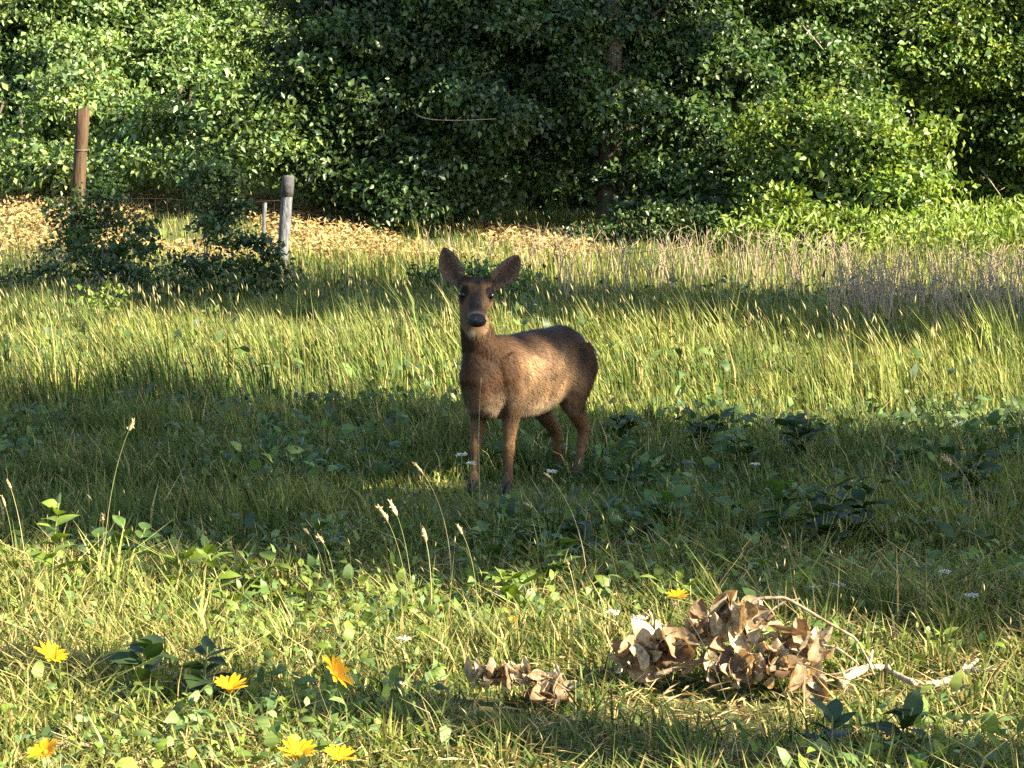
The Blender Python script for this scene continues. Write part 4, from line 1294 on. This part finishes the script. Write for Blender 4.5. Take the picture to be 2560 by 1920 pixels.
# grass stalks that stand out singly
def stalk(px, py, tx, ty, label, head=.05, bendx=.0, r=.0013, seed=0, hw=.006, red=False):
    b = np.array(G(px, py)); d = b[1]
    s = FPX / d
    tip = np.array([(tx - 1280) / s, d - .02, CAM_H - (ty - 399) / s]) - b
    rg = np.random.default_rng(seed + 500)
    t = thing('grass_stalk', label, 'grass stalk', tuple(b), 'single grass stalks')
    q = bez((0, 0, -.02), (tip[0] * .15 + bendx, 0, tip[2] * .4), (tip[0] * .55 + bendx, 0, tip[2] * .78), tip, 14)
    V, F = tube(q, np.linspace(r * 1.2, r * .6, 14), 5)
    obj('stem', mesh_np('stem', V, F, None, True), M_TWIG if red else (M_STRAW if ('golden' in label or 'pale' in label or 'bleached' in label) and 'lone' not in label else M_STEM), t)
    dirn = norm(q[-1] - q[-3])
    cs = [tip - dirn * head * .35, tip - dirn * head * .1, tip + dirn * head * .3 + np.array([0, 0, -.004]), tip + dirn * head * .65 + np.array([0, 0, -.012])]
    ws = np.array([.25, 1, .8, .15]) * hw
    A = norm(np.cross(dirn, [0, 1, 0])); B = np.cross(dirn, A)
    V, F = ring_loft(cs, A * ws[:, None], B * ws[:, None], 7)
    V = V + rg.normal(size=V.shape) * hw * .22
    # spikelets
    k = 26; f = rg.random(k) * .9
    P = np.stack([np.interp(f * 3, np.arange(4), np.array(cs)[:, c]) for c in range(3)], 1)
    T = dirn + rg.normal(size=(k, 3)) * .45
    V2, F2, _ = leaf_cards(P, T, rg.normal(size=(k, 3)), hw * 2.4, hw * .7, np.ones((k, 3)))
    V, F = joinvf([(V, F), (V2, F2)])
    obj('seed_head', mesh_np('seed_head', V, F), M_SEED, t)


ST = [(1022, 1560, 960, 1290, 'tall drooping grass stalk, the outer one of a pair', .07, .01), (1030, 1550, 985, 1275, 'tall drooping grass stalk, the inner one of a pair', .07, .01),
      (1125, 1480, 1048, 1172, 'tallest arching golden grass stalk in front of the deer', .06, .03), (1190, 1600, 1150, 1325, 'grass stalk with a pinkish seed head below the foreleg', .045, .02),
      (1390, 1440, 1318, 1262, 'slanting stalk with a rusty brown head', .03, .01), (1470, 1480, 1372, 1190, 'long slanting pale stalk beside the hind leg', .035, .02),
      (1460, 1640, 1420, 1410, 'bleached leaning stalk left of the big leaf pile', .02, .0), (250, 1520, 325, 1065, 'lone tall stalk with a pale head rising through the shade', .05, -.02),
      (60, 1480, 20, 1215, 'thin stalk with a golden head', .05, .0), (35, 1500, 5, 1255, 'thin stalk with an orange tinged head', .05, .0),
      (820, 1500, 765, 1330, 'short stalk with an orange head by the weed clump', .035, .01), (250, 1490, 252, 1300, 'stiff stalk with a brown head beside the lone tall stalk', .04, .0),
      (1860, 1920, 1690, 1510, 'thick pale stalk crossing the big dead leaf pile', .02, .01), (1670, 1720, 1600, 1560, 'thin pale stalk leaning over the end of the big leaf pile', .02, .01),
      (1115, 1925, 1010, 1715, 'curved stalk beside the small tan leaf heap', .02, .03), (1200, 1260, 1203, 950, 'thin pale stalk standing up before the chest of the deer', .03, -.01),
      (830, 1520, 800, 1350, 'slim drooping stalk among the weed clumps', .04, .02), (1075, 1560, 1060, 1340, 'feathery pale stalk between the drooping pair and the arch', .07, .01),
      (2010, 1500, 1965, 1370, 'bare reddish stalk among the brambles', .02, .01)]
for i, s in enumerate(ST):
    stalk(s[0], s[1], s[2], s[3], s[4], s[5], s[6], seed=i, hw=.007 if 'feathery' in s[4] or 'drooping' in s[4] or 'lone' in s[4] else .0045)
stalk(2395, 1365, 2375, 1150, 'curved reddish-brown dock stem with a dark red tip', .04, .10, .0032, 77, .010, True)


# yellow flowers
def petal_mesh():
    V, C = [], []
    for i, u in enumerate(np.linspace(0, 1, 5)):
        w = (.12, .26, .33, .28, .08)[i] * .5
        for v in (-1, 0, 1):
            V.append((u, v * w, .10 * math.sin(u * 2.2) + .05 * abs(v) * .3)); C.append((.80, .44 - .12 * (1 - u), .012))
    F = []
    for i in range(4):
        for j in range(2):
            a = i * 3 + j; F += [(a, a + 3, a + 4), (a, a + 4, a + 1)]
    me = mesh_np('petal', np.array(V), np.array(F), np.array(C), True); me.materials.append(M_PETAL)
    return me


PETAL = petal_mesh()
M_DISC = noise_mat('flower_disc', (.50, .24, .01), (.70, .40, .03), 200, .8, .6)


def flower(px, py, base_py, r, tilt, label, seed, cup=.25):
    rg = np.random.default_rng(seed)
    b = np.array(G(px, base_py)); s = FPX / b[1]
    c = np.array([(px - 1280) / s, b[1], CAM_H - (py - 399) / s]) - b
    t = thing('yellow_flower', label, 'flower', tuple(b), 'yellow daisy flowers')
    q = bez((0.02, 0, -.02), (.02, 0, c[2] * .4), (c[0] * .7, 0, c[2] * .7), c, 8)
    V, F = tube(q, .0019, 5)
    obj('stem', mesh_np('stem', V, F, None, True), M_STEM, t)
    n = norm(np.array(tilt, float)); a1 = norm(np.cross(n, [0.1, 1, .2])); a2 = np.cross(n, a1)
    V, F = ring_loft([c - n * .006, c + n * .002, c + n * .006, c + n * .008], [a1 * r * k for k in (.12, .24, .2, .08)], [a2 * r * k for k in (.12, .24, .2, .08)], 12)
    obj('disc', mesh_np('disc', V, F, None, True), M_DISC, t)
    m = 15
    for i in range(m):
        a = 2 * math.pi * i / m + rg.normal() * .06
        d = a1 * math.cos(a) + a2 * math.sin(a) + n * (cup + rg.normal() * .1)
        o = obj('petal', PETAL, None, t)
        orient(o, c + d * r * .12, d, n, r * rg.uniform(.82, .98) * 1.2)


flower(567, 1737, 1860, .041, (.05, -.25, 1), 'open cup shaped yellow flower above a small pair of pale leaves', 1, .45)
flower(832, 1695, 1830, .047, (.75, -.35, .75), 'large tilted yellow flower leaning over the shadow strip', 2, .2)
flower(112, 1652, 1760, .042, (.4, -.3, .7), 'orange yellow flower in the turf beside the dark weeds', 3, .35)
flower(1698, 1502, 1590, .033, (0, -.2, 1), 'yellow flower half hidden behind the big dead leaf pile', 4, .4)
flower(740, 1903, 1990, .044, (0, -.35, 1), 'bright yellow flower low in the front turf', 5, .35)
flower(842, 1914, 1995, .038, (.2, -.3, 1), 'smaller yellow flower next to the bright low one', 6, .35)
flower(100, 1898, 1985, .036, (-.3, -.3, .7), 'yellow flower with drooping orange petals beside the pale stick', 7, .3)
flower(1285, 1560, 1600, .018, (.1, -.4, 1), 'tiny yellow flower among the grass stems', 8, .3)


# white umbels
def umbel(px, py, base_py, r, label, seed):
    rg = np.random.default_rng(seed)
    b = np.array(G(px, base_py)); s = FPX / b[1]
    c = np.array([0, 0, CAM_H - (py - 399) / s - b[2]])
    t = thing('white_umbel', label, 'flower', tuple(b), 'white umbel flowers')
    V, F = tube(bez((0.01, 0, -.02), (.015, 0, c[2] * .4), (0, 0, c[2] * .7), c, 6), .0015, 4)
    obj('stem', mesh_np('stem', V, F), M_STEM, t)
    m = 70
    a = rg.uniform(0, 6.28, m); q = np.sqrt(rg.random(m)) * r
    P = c + np.stack([np.cos(a) * q, np.sin(a) * q, .15 * (r - q) + rg.normal(size=m) * .002], 1)
    T = rg.normal(size=(m, 3)) * [1, 1, .3]; N = np.array([0, -.2, 1.0]) + rg.normal(size=(m, 3)) * .3
    V, F, C = leaf_cards(P, T, N, .009, .008, np.array([[.70, .70, .64]]) * rg.uniform(.8, 1.1, (m, 1)))
    obj('flower_head', mesh_np('flower_head', V, F, C), M_PETAL, t)


UM = [(1153, 1138, 1300, 'white umbel beside the foreleg of the deer, the upper of two'), (1176, 1160, 1300, 'white umbel beside the foreleg of the deer, the lower of two'),
      (1380, 1180, 1320, 'white umbel in front of the hind legs'), (1535, 1538, 1620, 'white umbel just above the end of the big leaf pile'), (1600, 1552, 1640, 'white umbel touching the big leaf pile'),
      (2050, 1475, 1560, 'yellowish white umbel above the arching twig'), (2105, 1468, 1560, 'white umbel beside the yellowish one'), (2370, 1435, 1520, 'white umbel near the dock stem'),
      (1890, 1162, 1240, 'white umbel among the dark brambles'), (2145, 1205, 1290, 'small white umbel in the shaded grass'), (2440, 1495, 1580, 'white umbel over the pale sticks'),
      (1005, 1605, 1680, 'white umbel in the sunny turf below the drooping stalks')]
for i, (px, py, bp, lab) in enumerate(UM):
    umbel(px, py, bp, .022, lab, 300 + i)

# ------------------------------------------------------------------ dead leaf piles and sticks
DEADM = []
for k in range(6):
    rg = np.random.default_rng(900 + k)
    V, C = [], []
    nu, nw = 8, 5
    for i in range(nu):
        u = i / (nu - 1)
        w = .5 * (math.sin(math.pi * u ** .8) ** .7 if 0 < u < 1 else .04) * (.55, .7, .5, .62, .8, .45)[k]
        for j in range(nw):
            v = (j - 2) / 2
            ang = v * (.9, 1.3, .5, 1.6, .8, 1.1)[k]
            z = (1 - math.cos(ang)) * w * .9 + .28 * math.sin(u * 3.0 + k) * .5 + rg.normal() * .025 + (.35 * (u - .6) ** 2 if u > .6 else 0)
            V.append((u * (1 - .1 * k / 6) - .0, math.sin(ang) * w, z))
            C.append(np.array([(.40, .34, .23), (.27, .20, .12), (.48, .42, .31), (.15, .10, .062), (.43, .36, .24), (.34, .29, .20)][k]) * rg.uniform(.85, 1.1))
    F = []
    for i in range(nu - 1):
        for j in range(nw - 1):
            a = i * nw + j; F += [(a, a + nw, a + nw + 1), (a, a + nw + 1, a + 1)]
    me = mesh_np('dead_leaf', np.array(V), np.array(F), np.array(C), True); me.materials.append(M_DEAD); DEADM.append(me)


def leaf_pile(label, name, base, lumps, n, size, seed, up=.35, twigs=()):
    rg = np.random.default_rng(seed)
    t = thing(name, label, 'leaf pile', tuple(base))
    base = np.array(base)
    tot = sum(l[6] for l in lumps)
    for (cx, cy, cz, rx, ry, rz, wgt) in lumps:
        for i in range(int(n * wgt / tot)):
            d = norm(rg.normal(size=3)); d[2] = abs(d[2]) * .9 - .15
            q = rg.uniform(.35, 1.0)
            p = np.array([cx, cy, cz]) + d * np.array([rx, ry, rz]) * q
            p[2] = max(p[2], .005)
            tip = norm(d * .5 + rg.normal(size=3) * .8 + np.array([0, -.2, up]))
            o = obj('dead_leaf', DEADM[rg.integers(0, 6)], None, t)
            orient(o, p - tip * size * .3, tip, d + rg.normal(size=3) * .5 + np.array([0, -.2, .3]), size * rg.uniform(.5, 1.55))
    for tw in twigs:
        pts = np.array(tw[0]); r = tw[1]
        tt = np.linspace(0, len(pts) - 1, 6 * (len(pts) - 1) + 1)
        q = np.stack([np.interp(tt, np.arange(len(pts)), pts[:, c]) for c in range(3)], 1)
        q[1:-1] = (q[:-2] + q[1:-1] * 2 + q[2:]) / 4
        V, F = tube(q, np.linspace(r, r * .45, len(q)), 6, wob=.15, rg=rg)
        obj('branch', mesh_np('branch', V, F, None, True), M_TWIG, t)
    return t


pb = G(1830, 1755)
K = pb.y / FPX      # metres per photo pixel there


def pp(px, py, dy=0.0):
    return ((px - 1830) * K, dy, (1755 - py) * K)


leaf_pile('big heap of curled dry brown leaves on a fallen branch', 'dead_leaf_pile', pb,
          [(*pp(1660, 1640, .04), .085, .10, .085, 3), (*pp(1760, 1620, .06), .08, .10, .09, 3), (*pp(1860, 1570, .10), .085, .10, .075, 3), (*pp(1930, 1690, -.02), .10, .10, .075, 3.2),
           (*pp(2010, 1640, .02), .085, .09, .08, 3), (*pp(2040, 1720, -.02), .05, .08, .04, 1), (*pp(1600, 1680, .05), .05, .08, .05, 1), (*pp(1800, 1690, .03), .12, .08, .05, 2.2), (*pp(1880, 1640, .05), .09, .09, .06, 2)],
          250, .078, 1, twigs=[([pp(1760, 1660, .05), pp(1850, 1560, .06), pp(1905, 1508, .06), pp(1975, 1505, .05), pp(2070, 1560, .03), pp(2150, 1605, .02), pp(2175, 1650, 0), pp(2195, 1695, 0)], .0065),
                                ([pp(1920, 1550, .05), pp(1970, 1515, .05), pp(2010, 1508, .05)], .004), ([pp(2050, 1620, .02), pp(2100, 1625, .0), pp(2160, 1670, 0), pp(2100, 1690, -.02), pp(2030, 1690, -.03)], .004),
                                ([pp(1640, 1700, .02), pp(1800, 1650, .03), pp(2000, 1700, .0)], .009)])
pb2 = G(1300, 1775)


def pq(px, py, dy=0.0):
    k = pb2.y / FPX
    return ((px - 1300) * k, dy, (1775 - py) * k)


leaf_pile('small flat heap of tan and orange dead leaves in the turf', 'dead_leaf_pile', pb2,
          [(*pq(1215, 1705), .06, .05, .035, 2), (*pq(1300, 1705), .07, .05, .04, 3), (*pq(1390, 1745, -.02), .06, .05, .04, 2.4)], 85, .06, 2)


def stick(pts, r, label, mat, seed, twig=None):
    rg = np.random.default_rng(seed)
    P = np.array([np.array(G(px, py, h)) for (px, py, h) in pts]); o0 = P[0].copy(); P = P - o0
    t = np.linspace(0, len(P) - 1, 6 * (len(P) - 1) + 1)
    q = np.stack([np.interp(t, np.arange(len(P)), P[:, c]) for c in range(3)], 1)
    q[1:-1] = (q[:-2] + q[1:-1] * 2 + q[2:]) / 4 + rg.normal(size=(len(q) - 2, 3)) * r * .25
    V, F = tube(q, np.linspace(r, r * .5, len(q)), 7, wob=.15, rg=rg)
    parts = [(V, F)]
    for k in range(2):
        i = rg.integers(2, len(q) - 2)
        e = q[i] + np.array([rg.normal() * .06, rg.normal() * .05, rg.uniform(.02, .05)])
        parts.append(tube(np.linspace(q[i], e, 4), np.linspace(r * .5, r * .2, 4), 5))
    V, F = joinvf(parts)
    tag(obj('fallen_stick', mesh_np('fallen_stick', V, F, None, True), mat, None, tuple(o0)), label, 'stick', 'fallen sticks in the turf')


stick([(2110, 1745, .03), (2160, 1725, .045), (2220, 1720, .045), (2300, 1745, .03)], .015, 'thick bleached stick lying against the big leaf pile', M_PALE, 1)
stick([(2310, 1750, .02), (2400, 1735, .035), (2455, 1715, .06)], .012, 'bleached stick rising at one end beyond the thick one', M_PALE, 2)
stick([(2130, 1790, .015), (2180, 1815, .012), (2240, 1840, .005)], .008, 'short brown stick below the bleached sticks', M_TWIG, 3)
stick([(2160, 1840, .01), (2260, 1845, .012), (2420, 1850, .01)], .006, 'thin pale stick half sunk in the grass below the brown one', M_PALE, 4)
stick([(120, 1900, .015), (240, 1893, .02), (350, 1888, .015)], .005, 'thin pale stick lying in the front turf by the drooping flower', M_PALE, 5)
stick([(380, 1560, .01), (440, 1500, .06), (475, 1440, .10)], .003, 'slender pale twig propped among the sunlit weeds', M_PALE, 6)
stick([(480, 1545, .01), (462, 1480, .05), (435, 1430, .09)], .003, 'slender forked twig crossing the propped one', M_TWIG, 7)
